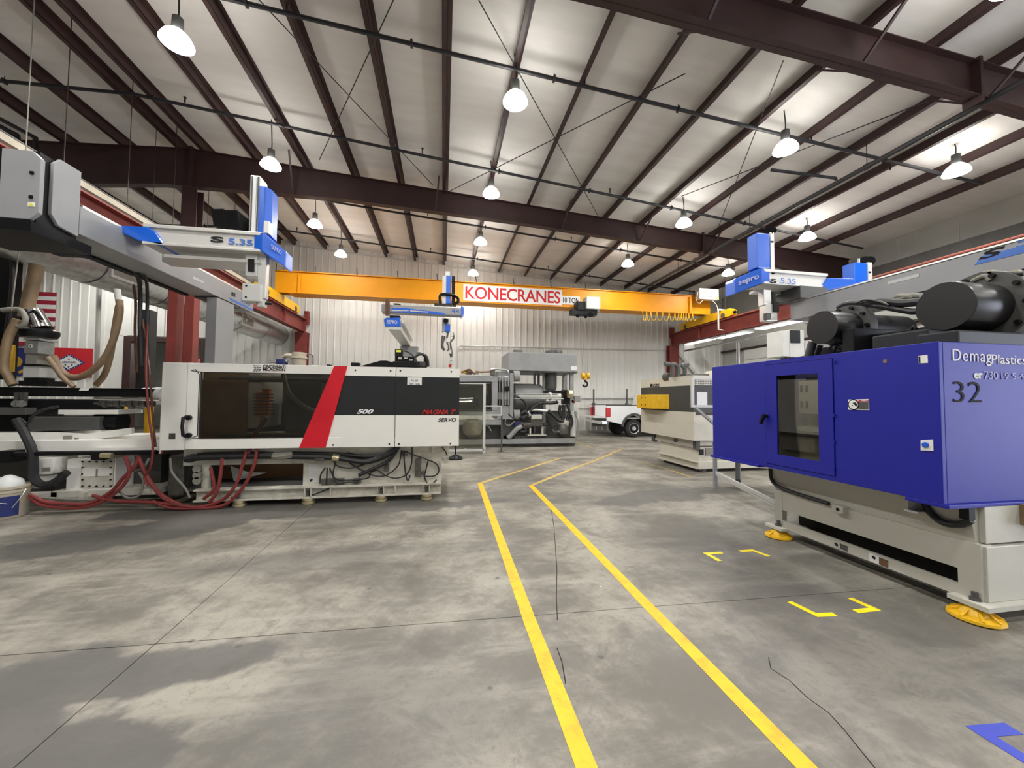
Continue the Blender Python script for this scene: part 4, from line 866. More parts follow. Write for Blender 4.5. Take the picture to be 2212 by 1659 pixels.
# right robot over the blue machine
RX = 5.6
rb3 = thing('gantry_robot', 'grey gantry robot with white and blue arm above the blue machine', 'robot', (5.9, 4.2, 2.2))
z0_, z1_ = at(1707, 693, X=RX).z, at(1707, 655, X=RX).z
yf_ = at(1707, 655, X=RX).y
b3 = build('traverse_beam', MB().box((RX, .6, z0_), (RX + .38, yf_, z1_)), M['rgrey'], rb3, bevel=.008)
build('beam_foot', MB().box((RX + .02, .6, z0_ - .06), (RX + .36, yf_ - .3, z0_)), M['dgrey'], rb3)
build('beam_rail', MB().box((RX - .01, .6, z1_), (RX + .05, yf_, z1_ + .02)), M['alu'], b3)
text('S', at(2114, 563, X=RX), .20, .085, 'left', M['ink'], b3, bold=.03, shear=.25)
text('5.35', at(2196, 535, X=RX), .40, .085, 'left', M['blue3'], b3)
q = at(2105, 573, X=RX)
build('beam_stripe', MB().prism([(q.y, q.z), (q.y - .06, q.z + .075), (q.y - 1.0, q.z + .075), (q.y - 1.0, q.z)], 'x', RX - .004, RX), M['blue3'], b3)
q = at(1918, 615, X=RX); build('rating_plate', MB().box((RX - .004, q.y - .33, q.z), (RX, q.y, q.z + .04)), M['lgrey'], b3)
build('post', MB().box((RX + .06, 2.9, 2.1), (RX + .32, 3.4, z0_)), M['rgrey'], rb3)
AY3 = 5.15
a3 = build('arm_profile', MB().box((4.92, AY3, 3.50), (6.05, AY3 + .3, 3.66)).box((4.86, AY3 - .03, 3.655), (6.05, AY3 + .33, 3.70)).box((4.86, AY3 - .03, 3.465), (6.05, AY3 + .33, 3.50)), M['alup'], rb3, bevel=.006)
build('lower_rail', MB().box((5.0, AY3 + .3, 3.42), (6.0, AY3 + .42, 3.46)), M['alup'], rb3)
build('saddle', MB().box((5.5, AY3 - .05, z1_ + .02), (6.0, AY3 + .4, 3.465)), M['dgrey'], rb3)
build('tail_cover', MB().py([(1775, 622), (1789, 600), (1843, 601), (1855, 618), (1830, 618), (1785, 628)], AY3 - .035, .36), M['blue2'], rb3, bevel=.012)
xa_, xb_, xc_ = 4.98, 4.82, 4.50
ns3 = build('nose_cover', MB().add([(xa_, AY3 - .02, 3.49), (xb_, AY3 - .035, 3.465), (xc_, AY3 + .14, 3.33), (xc_, AY3 + .36, 3.33), (xb_, AY3 + .36, 3.465), (xa_, AY3 + .36, 3.49),
    (xa_, AY3 - .02, 3.66), (xb_, AY3 - .035, 3.71), (xc_, AY3 + .14, 3.57), (xc_, AY3 + .36, 3.57), (xb_, AY3 + .36, 3.71), (xa_, AY3 + .36, 3.66)],
    [(0, 1, 4, 5), (1, 2, 3, 4), (6, 7, 10, 11), (7, 8, 9, 10), (0, 1, 7, 6), (1, 2, 8, 7), (2, 3, 9, 8), (3, 4, 10, 9), (4, 5, 11, 10), (5, 0, 6, 11)]), M['blue2'], rb3, bevel=.012)
tx = text('sepro', (xc_ + .03, AY3 + .12, 3.43), .24, .085, 'front', M['inkl'], ns3, depth=.02, slope=.34, bold=.02)
for v in tx.data.vertices: v.co.y -= v.co.x * .175 / .32
textp('S', 1660, 604, 1674, 612, M['ink'], a3, Y=AY3 - .005, bold=.03, depth=.03)
textp('5.35', 1683, 604, 1715, 613, M['blue3'], a3, Y=AY3 - .005, depth=.03)
build('mast', MB().ry(1664, 501, 1674, 594, AY3 + .0, .16), M['alup'], rb3, bevel=.008)
mc = build('mast_cover', MB().ry(1635, 502, 1664, 580, AY3 - .02, .2), M['blue2'], rb3, bevel=.015)
build('mast_slot', MB().ry(1665.5, 520, 1671, 524, AY3 - .006, .008), M['black'], mc)
build('mast_pulley', MB().cyl(at(1660, 499, Y=AY3 + .02), at(1660, 499, Y=AY3 + .16), .07).cyl(at(1670, 498, Y=AY3 + .02), at(1670, 498, Y=AY3 + .16), .05), M['black'], rb3)
build('mast_base', MB().ry(1648, 580, 1664, 596, AY3 + .02, .12), M['lgrey'], rb3)
build('wrist', MB().ry(1650, 625, 1667, 660, AY3 + .06, .12).ry(1655, 655, 1680, 694, AY3 + .04, .14), M['alu'], rb3, bevel=.01)
build('wrist_clamp', MB().ry(1668, 630, 1676, 655, AY3 + .08, .08).ry(1671, 652, 1683, 674, AY3 + .02, .1), M['black'], rb3)
build('gripper', MB().ry(1656, 676, 1666, 690, AY3 + .0, .06), M['dgrey'], rb3)
# mast of a farther robot
rb4 = thing('gantry_robot', 'short blue and white robot mast rising behind the grey beam above the blue machine', 'robot', (10.5, 8.0, 4.5))
build('mast_cover', MB().ry(1845, 566, 1876, 640, 8.0, .3), M['blue2'], rb4, bevel=.02)
ms = build('mast', MB().ry(1875, 566, 1886, 640, 7.98, .26), M['alup'], rb4, bevel=.01)
build('mast_slot', MB().ry(1877, 586, 1882, 590, 7.97, .01), M['black'], ms)
build('mast_pulley', MB().cyl(at(1868, 564, Y=8.05), at(1868, 564, Y=8.25), .12).cyl(at(1878, 564, Y=8.05), at(1878, 564, Y=8.25), .12), M['black'], rb4)
build('sensor_post', MB().ry(1855, 558, 1858, 567, 8.1, .04), M['lgrey'], rb4)
build('carriage', MB().box((10.0, 7.8, 4.2), (11.2, 8.4, 4.45)).box((10.3, 4.5, 3.9), (10.7, 9.5, 4.2)), M['rgrey'], rb4)
build('post', MB().box((10.4, 8.8, 0), (10.65, 9.1, 3.9)), M['rgrey'], rb4)

# ================================================================ blue moulding machine
BX = 3.75
Z1, Z0 = 2.12, 0.875
YN, YFAR = 2.33, 4.865
bmx = thing('molding_machine', 'cobalt blue injection molding machine with a dark door window, on yellow foot pads', 'machine', (5.0, 3.5, 0))
yd0, yd1 = at(1656, 900, X=BX).y, at(1801, 900, X=BX).y      # door far edge, near edge
def sl(y0, z0, y1, z1, d=.04, x=BX): return MB().box((x, y0, z0), (x + d, y1, z1))
build('guard_panel', sl(yd0 + .004, Z0, YFAR, Z1), M['blue'], bmx, bevel=.006)
wy0, wy1 = at(1769, 900, X=BX).y, at(1679, 900, X=BX).y
wz0_, wz1_ = at(1724, 987 + 6, X=BX).z + .02, at(1679, 812, X=BX).z
dz0, dz1 = Z0 + .05, Z1 - .05
gd = build('guard_door', MB().box((BX - .006, yd1, dz0), (BX + .03, wy0, dz1)).box((BX - .006, wy1, dz0), (BX + .03, yd0, dz1)).box((BX - .006, wy0, dz0), (BX + .03, wy1, wz0_)).box((BX - .006, wy0, wz1_), (BX + .03, wy1, dz1)), M['blue'], bmx)
build('window_pane', MB().box((BX + .004, wy0 - .02, wz0_ - .02), (BX + .01, wy1 + .02, wz1_ + .02)), M['tint3'], gd)
q = at(1655, 904, X=BX)
build('door_handle', MB().bar((BX - .05, q.y - .03, q.z + .05), (BX - .05, q.y + .03, q.z - .06), .035, .03).cyl((BX - .05, q.y - .02, q.z + .03), (BX, q.y - .02, q.z + .03), .02), M['black'], gd, bevel=.006)
for py_ in (782, 897, 955, 1013):
    q = at(1804, py_, X=BX); build('hinge_pin', MB().cyl((BX - .012, q.y, q.z - .015), (BX - .012, q.y, q.z + .015), .008, n=8), M['blue'], gd)
build('door_track', sl(yd1 - .01, Z0, yd0, Z0 + .045, .03, BX), M['blue'], bmx)
build('door_track', MB().box((BX, yd1 - .01, Z1 - .045), (BX + .03, yd0, Z1)), M['blue'], bmx)
sp = build('side_panel', sl(YN, Z0, yd1 - .006, Z1), M['blue'], bmx, bevel=.006)
fp_ = build('front_panel', MB().box((BX + .04, YN, Z0), (6.3, YN + .04, Z1)), M['blue'], bmx, bevel=.006)
build('bottom_lip', MB().box((BX - .03, yd0 + .1, Z0 - .02), (BX + .25, YFAR + .02, Z0 + .01)), M['blue'], bmx, bevel=.006)
build('bottom_lip', MB().box((BX - .0, YN - .03, Z0 - .03), (6.3, YN + .25, Z0 + .002)), M['blue'], bmx, bevel=.006)
build('roof_panel', MB().box((BX + .04, YN + .04, Z1 - .03), (BX + .3, YFAR - .04, Z1 - .01)).box((BX + .3, YN + .04, Z1 - .03), (6.3, 3.2, Z1 - .01)), M['blue'], bmx)
build('end_panel', MB().box((BX + .04, YFAR - .04, Z0), (6.3, YFAR, Z1)), M['blue'], bmx)
ds = build('danger_label', MB().px([(1833, 863), (1877, 862), (1878, 886), (1833, 885)], BX, -.004), M['paper'], bmx)
q = at(1845, 874, X=BX)
build('warning_sign', MB().lathe([(.05, -.007), (.05, -.005)], (BX, q.y, q.z), 20, 'x'), M['ink'], ds)
build('warning_ground', MB().lathe([(.04, -.009), (.04, -.006)], (BX, q.y, q.z), 20, 'x').bar((BX - .0095, q.y + .03, q.z + .03), (BX - .0095, q.y - .03, q.z - .03), .004, .012), M['paper'], ds)
build('pictogram', MB().px([(1840, 877), (1842, 870), (1848, 869), (1852, 873), (1850, 879), (1846, 874)], BX - .008, -.003), M['ink'], ds)
build('danger_header', MB().px([(1855, 864), (1876, 863.5), (1876, 868), (1855, 868)], BX - .004, -.003), M['inkr'], ds)
build('danger_text', MB().px([(1855, 869), (1876, 869), (1876, 884), (1855, 883.5)], BX - .004, -.003), M['dgrey'], ds)
textp('DANGER', 1861, 864.5, 1875, 867, M['inkw'], ds, X=BX - .008)
build('tan_sticker', MB().px([(1908, 777), (1916, 776), (1916, 784), (1908, 784)], BX, -.003), M['hosetan'], bmx)
st = build('white_sticker', MB().px([(1984, 769), (2004, 766), (2005, 784), (1985, 785)], BX, -.003), M['paper'], bmx)
build('sticker_text', MB().px([(1984.5, 770), (1988, 769.6), (1988.5, 784), (1985, 784.5)], BX - .003, -.002), M['ink'], st)
bp_ = build('button_plate', MB().px([(1990, 951), (2016, 949), (2017, 974), (1990, 973)], BX, -.006), M['paper'], bmx)
q = at(2001, 961, X=BX); build('push_button', MB().lathe([(.022, 0), (.02, -.012), (.008, -.014)], (BX - .006, q.y, q.z), 16, 'x'), M['blue2'], bp_)
textp('Demag', 2057, 757, 2140, 788, M['inkw'], fp_, Y=YN, bold=-.004, shear=.05, sp=1.12)
textp('Plastics Group', 2141, 771, 2290, 792, M['inkw'], fp_, Y=YN, shear=.05)
textp('er', 2103, 806, 2121, 818, M['inkw'], fp_, Y=YN, bold=.03)
textp('730', 2125, 803, 2154, 819, M['inkl'], fp_, Y=YN)
textp('19 5-4300', 2162, 807, 2240, 819, M['inkl'], fp_, Y=YN, bold=-.01)
textp('32', 2059, 825, 2118, 869, M['ink'], fp_, Y=YN, bold=-.012)
# interior behind the door window
build('inner_cabinet', MB().box((4.9, 4.30, 1.48), (5.2, 4.6, 1.93)), M['putty'], bmx)
for yy_ in (4.46, 4.54):
    for zz in (1.55, 1.77): build('vent_slot', MB().box((4.89, yy_, zz), (4.9, yy_ + .03, zz + .10)), M['black'], bmx)
build('inner_platen', MB().box((5.25, 4.2, .95), (6.0, 4.8, 2.0)).box((4.3, 2.9, .95), (6.0, 3.2, 2.0)), M['dgrey'], bmx)
build('inner_bed', MB().box((4.15, 2.6, .9), (6.1, 4.8, 1.30)), M['grey'], bmx)
# base
SX = 4.05
build('bed', MB().prism([(SX + .02, .55), (SX - .04, .88), (6.2, .88), (6.2, .55)], 'y', 2.34, 4.16), M['putty'], bmx)
build('base_band', MB().box((SX, 2.33, .335), (SX + .05, 4.14, .56)).box((SX - .004, 2.30, .13), (SX + .10, 2.44, .564)).box((SX - .003, 4.05, .117), (SX + .06, 4.16, .563)), M['putty'], bmx)
build('lower_rail', MB().box((SX, 2.33, .12), (SX + .03, 4.12, .215)), M['putty'], bmx)
fe = build('front_end', MB().box((SX + .02, 2.28, .14), (6.2, 2.34, .555)).box((SX + .05, 2.30, .57), (6.2, 2.34, .86)), M['putty'], bmx, bevel=.006)
build('shade_plate', MB().box((SX + .28, 2.36, .02), (SX + .33, 4.1, .55)), M['black'], bmx)  # black plate added behind the rail gap, standing in for shade
build('foot_plate', MB().box((SX - .09, 2.22, .105), (6.2, 2.46, .14)), M['putty'], bmx)
build('foot_plate', MB().box((SX - .09, 3.98, .105), (SX + .4, 4.22, .135)), M['putty'], bmx)
for x, y, r_ in ((SX - .02, 2.335, .155), (SX - .02, 4.09, .145)):
    f_ = build('leveling_pad', MB().lathe([(r_ * .9, 0), (r_, .012), (r_ * .97, .03), (r_ * .62, .045), (r_ * .5, .075), (r_ * .35, .09), (r_ * .3, .105)], (x, y, 0), 28), M['yellow'], bmx)
    rb_ = MB()
    for k in range(8):
        t = k * math.pi / 4; rb_.hexa([(x + r_ * .3 * math.cos(t - .15), y + r_ * .3 * math.sin(t - .15), .03), (x + r_ * .3 * math.cos(t + .15), y + r_ * .3 * math.sin(t + .15), .03), (x + r_ * .93 * math.cos(t + .07), y + r_ * .93 * math.sin(t + .07), .028), (x + r_ * .93 * math.cos(t - .07), y + r_ * .93 * math.sin(t - .07), .028),
                 (x + r_ * .3 * math.cos(t - .15), y + r_ * .3 * math.sin(t - .15), .095), (x + r_ * .3 * math.cos(t + .15), y + r_ * .3 * math.sin(t + .15), .095), (x + r_ * .93 * math.cos(t + .07), y + r_ * .93 * math.sin(t + .07), .04), (x + r_ * .93 * math.cos(t - .07), y + r_ * .93 * math.sin(t - .07), .04)])
    build('pad_rib', rb_, M['yellow'], f_)
    build('stud', MB().cyl((x, y, .10), (x, y, .20), .02, n=8).cyl((x, y, .138), (x, y, .16), .035, n=6), M['dgrey'], f_)
for pts, nm in (([(1797, 1166), (1832, 1179), (1832, 1193), (1797, 1178)], 'a'), ([(1878, 1194), (1920, 1210), (1920, 1229), (1878, 1211)], 'b')):
    l_ = build('safety_label', MB().px(pts, SX, -.004), M['paper'] if nm == 'b' else M['putty'], bmx)
    (x0, y0), (x1, y1), (x2, y2), (x3, y3) = pts
    mx_, my_ = (x0 + x1) / 2, (y0 + y1) / 2
    build('label_text', MB().px([(mx_, my_ + 1), (x1 - 1, y1 + 1), (x2 - 1, y2 - 1), (mx_, (y2 + y3) / 2 - 1)], SX - .004, -.002), M['wood'] if nm == 'b' else M['dgrey'], l_)
    build('pictogram', MB().px([(x0 + 5, y0 + 7), (x0 + 9, y0 + 6), (x0 + 14, y0 + 11), (x0 + 12, y0 + 15), (x0 + 7, y0 + 12)], SX - .004, -.002), M['ink'], l_)
def hoseX(name, pts, r, m, X):
    return build(name, MB().tube([at(x, y, X=X) for x, y in pts], r, 8, 5), M[m], bmx)
hoseX('conduit', [(1664, 1012), (1667, 1035), (1680, 1050), (1720, 1066), (1765, 1080), (1790, 1088)], .022, 'rubber', SX - .03)
hoseX('conduit', [(1995, 1083), (2012, 1110), (2040, 1130), (2075, 1133), (2098, 1124)], .026, 'rubber', SX - .04)
q = at(2098, 1118, X=SX)
build('conduit_gland', MB().box((SX - .07, q.y - .03, q.z - .01), (SX - .01, q.y + .03, Z0 - .02)), M['black'], bmx)
q = at(1822, 1100, X=SX)
jb = build('junction_box', MB().box((SX - .07, q.y - .05, q.z - .035), (SX + .02, q.y + .06, q.z + .04)), M['putty'], bmx, bevel=.008)
build('box_port', MB().lathe([(.018, -.004), (.018, 0)], (SX - .07, q.y, q.z), 14, 'x'), M['black'], jb)
q = at(1960, 1090, X=SX - .1)
build('bracket', MB().box((SX - .12, q.y - .02, q.z - .04), (SX + .02, q.y + .0, Z0 - .03)).box((SX - .14, q.y - .1, q.z - .05), (SX + .0, q.y, q.z - .035)), M['lgrey'], bmx)
build('bracket', MB().box((4.45, 2.2, .70), (4.75, 2.3, .86)), M['hosetan'], bmx)
# hydraulics on top: two horizontal accumulators and black blocks
M['gloss'] = mat('gloss_black', (0.009, 0.009, 0.010), 0.33, var=0.1, spec=0.5)
def accu(y, z, r, x0, L_, ring):
    t = build('accumulator', MB().lathe([(r * .3, 0), (r * .98, .0), (r, .01), (r, L_)], (x0, y, z), 32, 'x'), M['gloss'], bmx)
    build('flange', MB().lathe([(r * .8, L_), (ring, L_ + .0), (ring, L_ + .09), (r, L_ + .09)], (x0, y, z), 32, 'x'), M['dgrey'], t)
    for k in range(10):
        a = 2 * math.pi * k / 10; rr = ring * .88
        build('bolt', MB().cyl((x0 + L_ - .03, y + rr * math.cos(a), z + rr * math.sin(a)), (x0 + L_, y + rr * math.cos(a), z + rr * math.sin(a)), .02, n=6), M['black'], t)
    build('rear_body', MB().lathe([(r * .9, L_ + .09), (r * .92, L_ + .75), (r * .4, L_ + .75)], (x0, y, z), 24, 'x'), M['black'], t)
    return t
accu(3.60, 2.475, .185, 4.15, .33, .26)
accu(2.53, 2.46, .205, 4.15, .40, .31)
build('valve_block', MB().box((4.20, 3.30, 2.12), (5.6, 3.42, 2.42)).box((4.5, 3.45, 2.12), (5.6, 3.95, 2.30)).box((4.45, 2.75, 2.12), (5.6, 3.3, 2.36)), M['black'], bmx, bevel=.01)
q = at(1990, 720, X=4.0)
build('cover_block', MB().box((4.0, 2.55, 2.12), (4.3, 2.98, 2.27)).box((3.95, 2.33, 2.11), (5.9, 2.6, 2.22)), M['char'], bmx, bevel=.015)
build('lifting_eye', MB().tube([at(1968, 712, X=4.05), at(1974, 705, X=4.05), at(1980, 711, X=4.05)], .012), M['black'], bmx)
build('support', MB().cyl(at(1756, 738, X=4.3), at(1745, 775, X=4.3), .045).cyl(at(1772, 745, X=4.4), at(1760, 775, X=4.4), .03), M['dgrey'], bmx)
for pts, r_, m_, X_ in (([(1860, 660), (1900, 652), (1950, 655), (1990, 652)], .04, 'rubber', 4.6), ([(1810, 665), (1835, 655), (1880, 658), (1960, 672), (1985, 672)], .03, 'rubber', 4.6), ([(1850, 655), (1870, 648), (1900, 652), (1920, 660)], .012, 'rubber', 4.55),
                       ([(1922, 655), (1935, 643), (1950, 640), (1975, 642)], .03, 'hosegrey', 5.0), ([(1940, 648), (1965, 640), (1990, 638)], .03, 'hosegrey', 5.0), ([(2090, 605), (2110, 595), (2135, 590), (2180, 592), (2215, 590)], .02, 'rubber', 4.6),
                       ([(2100, 608), (2115, 600), (2130, 596), (2140, 605)], .02, 'hosegrey', 4.55), ([(1790, 755), (1800, 745), (1815, 750), (1825, 760)], .012, 'rubber', 4.3), ([(1800, 762), (1812, 742), (1830, 748), (1838, 758)], .012, 'rubber', 4.35)):
    hoseX('hydraulic_hose', pts, r_, m_, X_)
build('plug', MB().rx(2133, 584, 2142, 595, 4.55, .05).rx(2180, 586, 2200, 594, 4.6, .04), M['beigep'], bmx)
build('hose_manifold', MB().rx(1990, 645, 1998, 680, 4.5, .1), M['redp'] if False else M['wood'], bmx)

# ================================================================ grey hydraulic machine in the middle distance
GYF = 13.2
gm = thing('molding_machine', 'old grey hydraulic moulding machine with an overhead oil tank near the ribbed wall', 'machine', (3.0, 14.0, 0))
def C2(x, y): return 960 + x * 0.15674, 740 + y * 0.15674      # coordinates on the close-up used for measuring
def r4(mb, x0, y0, x1, y1, Y=GYF, d=.1):
    a, b_ = C2(x0, y0); c, e = C2(x1, y1); return mb.ry(a, b_, c, e, Y, d)
def pt(x, y, Y=GYF): a, b_ = C2(x, y); return at(a, b_, Y=Y)
tk = build('oil_tank', r4(MB(), 885, 127, 1835, 405, 13.2, 1.7), M['grey'], gm, bevel=.02)
for x0, x1 in ((950, 1085), (1470, 1630)):
    a = pt((x0 + x1) / 2, 130, 13.7); r_ = (pt(x1, 130, 13.7).x - pt(x0, 130, 13.7).x) / 2
    build('tank_lid', MB().lathe([(r_ * 1.05, 0), (r_ * 1.05, .06), (r_ * .85, .14), (r_ * .3, .15)], (a.x, 13.8, a.z - .06), 20), M['dgrey'], tk)
build('tank_label', r4(MB(), 1745, 325, 1825, 385, 13.19, .005), M['paper'], tk)
build('tank_flange', r4(MB(), 880, 400, 1840, 412, 13.17, 1.8), M['dgrey'], tk)
for x0, x1, Y in ((1735, 1780, 13.3), (1640, 1690, 14.6), (1290, 1310, 14.5), (1240, 1252, 14.2), (1365, 1395, 13.6)):
    build('tank_leg', r4(MB(), x0, 408, x1, 1290, Y, .16), M['grey'], gm)
build('clamp_guard', r4(r4(r4(MB(), 215, 460, 730, 545, 12.9, .08), 640, 545, 730, 935, 12.9, .08), 100, 935, 730, 1005, 12.9, .08), M['grey'], gm, bevel=.01)
build('guard_top', r4(MB(), 215, 440, 640, 462, 12.92, 1.0), M['lgrey'], gm)
build('window_pane', r4(MB(), 150, 545, 640, 935, 12.95, .01), M['tint'], gm)
build('window_trim', MB().tube([pt(150, 545, 12.9), pt(600, 545, 12.9), pt(640, 590, 12.9), pt(640, 890, 12.9), pt(600, 935, 12.9), pt(150, 935, 12.9)], .03, 6, 3), M['rubber'], gm)
build('mold_block', r4(MB(), 150, 560, 660, 930, 13.6, .6), M['dgrey'], gm)
build('yellow_tag', MB().prism([(pt(575, 570, 13.3).x, pt(575, 570, 13.3).z), (pt(610, 590, 13.3).x, pt(610, 590, 13.3).z), (pt(600, 730, 13.3).x, pt(600, 730, 13.3).z), (pt(570, 700, 13.3).x, pt(570, 700, 13.3).z)], 'y', 13.3, 13.33), M['yellow'], gm)
a, b_ = pt(150, 800, 12.7), pt(400, 800, 12.7)
build('eject_cylinder', MB().cyl(a, b_, .085), M['iron'], gm); build('cylinder_rod', MB().cyl(pt(150, 770, 12.6), pt(400, 770, 12.6), .02).cyl(pt(150, 815, 12.62), pt(380, 812, 12.62), .03), M['chrome'], gm)
build('cylinder_head', r4(MB(), 392, 755, 475, 875, 12.62, .3), M['black'], gm, bevel=.02)
build('platen', r4(r4(MB(), 730, 395, 890, 1060, 13.0, 1.4), 900, 420, 950, 1060, 13.0, 1.5), M['grey'], gm, bevel=.015)
build('platen_pocket', r4(r4(r4(r4(MB(), 742, 525, 790, 690, 12.99, .02), 830, 525, 900, 690, 12.99, .02), 735, 780, 790, 870, 12.99, .02), 830, 780, 900, 870, 12.99, .02), M['black'], gm)
for x in (762, 795, 845, 880): build('conduit', MB().tube([pt(x, 470, 12.9), pt(x, 620, 12.9), pt(x, 860, 12.9)], .022, 8, 1), M['galv'], gm)
build('conduit_head', r4(MB(), 835, 600, 905, 670, 12.8, .18), M['black'], gm, bevel=.03)
build('conduit_bend', MB().tube([pt(640, 370, 12.9), pt(700, 362, 12.9), pt(790, 372, 12.9), pt(860, 380, 12.9), pt(885, 420, 12.9)], .035).tube([pt(735, 470, 12.9), pt(800, 480, 12.9), pt(880, 470, 12.9)], .025), M['galv'], gm)
build('bracket_stack', r4(r4(MB(), 640, 365, 700, 455, 12.9, .3), 300, 380, 380, 455, 13.2, .3), M['iron'], gm, bevel=.02)
build('tie_nut', MB().cyl(pt(950, 465, 13.2), pt(1030, 465, 13.2), .19, n=20), M['grey'], gm)
build('tie_nut', MB().cyl(pt(950, 995, 13.2), pt(1035, 995, 13.2), .18, n=20), M['grey'], gm)
for pts, r_ in (([(230, 410), (280, 395), (340, 370), (380, 400), (420, 450)], .03), ([(430, 400), (520, 405), (640, 400)], .03), ([(290, 440), (340, 400), (400, 420), (470, 430)], .025)):
    build('hydraulic_hose', MB().tube([pt(x, y, 13.1) for x, y in pts], r_), M['bronze'], gm)
build('yellow_valve', r4(MB(), 235, 385, 320, 425, 13.3, .1), M['yellow'], gm, bevel=.02)
ca = pt(950, 750, 14.0)
rr = abs(pt(0, 550, 14.0).z - pt(0, 945, 14.0).z) / 2
xl = pt(950, 745, 14.0).x; xr = pt(1370, 745, 14.0).x; zc = (pt(0, 550, 14.0).z + pt(0, 945, 14.0).z) / 2
build('main_cylinder', MB().lathe([(rr, 0), (rr, xr - xl - .35), (rr * .93, xr - xl - .15), (rr * .7, xr - xl), (.2, xr - xl + .03)], (xl, 14.0, zc), 32, 'x'), M['grey'], gm)
a, b_ = pt(1000, 740, 13.1), pt(1600, 740, 13.1)
build('stroke_cylinder', MB().cyl(a, b_, .10).cyl(pt(1440, 740, 13.1), pt(1465, 740, 13.1), .15), M['lgrey'], gm)
build('stroke_rod', MB().cyl(pt(960, 770, 13.0), pt(1640, 775, 13.0), .02).cyl(pt(960, 712, 13.0), pt(1560, 708, 13.0), .02), M['galv'], gm)
q = pt(1467, 660, 13.6)
build('pump_motor', MB().lathe([(.17, 0), (.21, .1), (.21, .75), (.19, .8), (.24, .82), (.24, .95), (.2, 1.45)], (q.x, 13.6, q.z), 20), M['dgrey'], gm)
build('manifold', r4(r4(MB(), 1390, 660, 1660, 700, 13.3, .3), 1640, 650, 1720, 850, 13.3, .3), M['black'], gm, bevel=.02)
build('pump_body', r4(MB(), 1185, 1000, 1365, 1160, 13.1, .4), M['iron'], gm, bevel=.05)
build('pump_head', r4(MB(), 1195, 990, 1350, 1060, 13.05, .3), M['putty'], gm, bevel=.04)
build('pump_stand', r4(r4(r4(MB(), 1175, 1160, 1195, 1280, 13.15, .1), 1340, 1160, 1365, 1280, 13.15, .1), 1150, 1272, 1410, 1285, 13.1, .4), M['putty'], gm)
build('pump_shaft', MB().cyl(pt(1080, 1135, 13.2), pt(1190, 1135, 13.2), .12, n=16).cyl(pt(1365, 1130, 13.2), pt(1590, 1130, 13.2), .05).cyl(pt(980, 1115, 13.15), pt(1080, 1125, 13.15), .1), M['iron'], gm)
build('blue_fitting', r4(MB(), 965, 1095, 1060, 1150, 13.05, .15), M['flagb'], gm, bevel=.03)
build('blue_fitting', r4(MB(), 1215, 965, 1295, 995, 13.1, .1), M['flagb'], gm, bevel=.03)
build('filter_cone', MB().lathe([(.08, 0), (.22, .18), (.22, .3), (.12, .4)], pt(1640, 1200, 13.2), 16).box(pt(1580, 1280, 13.2), pt(1600, 1090, 13.25)), M['putty'], gm)
build('filter_bowl', MB().lathe([(.1, 0), (.19, .08), (.19, .3), (.14, .4)], pt(1630, 1285, 13.1), 16), M['iron'], gm)
build('suction_pipe', MB().tube([pt(870, 1315, 13.0), pt(910, 1285, 13.0), pt(1000, 1190, 13.0), pt(1060, 1160, 13.05)], 0.085), M['grey'], gm)
for pts, r_, m_ in (([(1130, 940), (1130, 870), (1090, 800), (1000, 745)], .04, 'rubber'), ([(1170, 960), (1230, 890), (1320, 835), (1460, 832), (1540, 825), (1560, 810)], .06, 'rubber'), ([(1060, 980), (1110, 950), (1140, 1000), (1080, 1040), (1050, 1020)], .07, 'rubber'),
                   ([(1080, 1060), (1110, 1010), (1160, 1030)], .06, 'rubber'), ([(1180, 1010), (1160, 960), (1230, 930), (1420, 940)], .05, 'galv'), ([(1040, 1180), (1100, 1175), (1120, 1220), (1050, 1230)], .05, 'rubber'), ([(1430, 940), (1500, 1000), (1580, 1070), (1640, 1080)], .06, 'rubber'),
                   ([(1600, 860), (1590, 960), (1640, 1060)], .06, 'rubber'), ([(1690, 850), (1720, 960), (1690, 1060)], .05, 'rubber'), ([(1650, 860), (1640, 960), (1640, 1050)], .06, 'rubber'), ([(1800, 960), (1840, 1100), (1835, 1280), (1800, 1330)], .025, 'hosegrey'), ([(1790, 940), (1825, 960), (1830, 1000)], .025, 'galv'), ([(880, 980), (920, 1020), (980, 1060)], .03, 'rubber'), ([(870, 980), (850, 1040), (840, 1120), (900, 1140), (970, 1085)], .02, 'hosegrey'),
                   ([(1420, 1000), (1440, 1080), (1500, 1180), (1560, 1240)], .06, 'rubber'), ([(1480, 1200), (1520, 1230), (1580, 1225)], .06, 'iron'), ([(570, 1140), (610, 1160), (640, 1220)], .03, 'hosegrey'), ([(1740, 1000), (1760, 1100), (1730, 1180)], .05, 'rubber')):
    build('hydraulic_hose', MB().tube([pt(x, y, 13.02) for x, y in pts], r_), M[m_], gm)
build('oil_drum', MB().lathe([(.16, 0), (.3, .1), (.34, .3), (.32, .5), (.2, .6)], pt(385, 1300, 13.1), 20), M['hosegrey'], gm)
build('side_beam', r4(MB(), 150, 1068, 790, 1135, 12.95, .2), M['grey'], gm)
build('bed_block', r4(r4(r4(MB(), 150, 1135, 790, 1330, 13.4, .8), 790, 1065, 960, 1330, 13.2, .8), 960, 940, 1730, 1280, 14.3, .3), M['dgrey'], gm)
build('base_rail', r4(MB(), 150, 1338, 1800, 1385, 12.95, .1), M['grey'], gm)
build('base_sill', r4(r4(MB(), 820, 1285, 1800, 1340, 13.2, 1.4), 900, 1385, 1800, 1430, 13.15, 1.5), M['iron'], gm)
build('valve_actuator', r4(MB(), 1790, 730, 1875, 820, 13.3, .25), M['grey'], gm, bevel=.02)
build('red_valve', r4(MB(), 1745, 780, 1800, 840, 13.3, .15), M['hosered'], gm, bevel=.03)
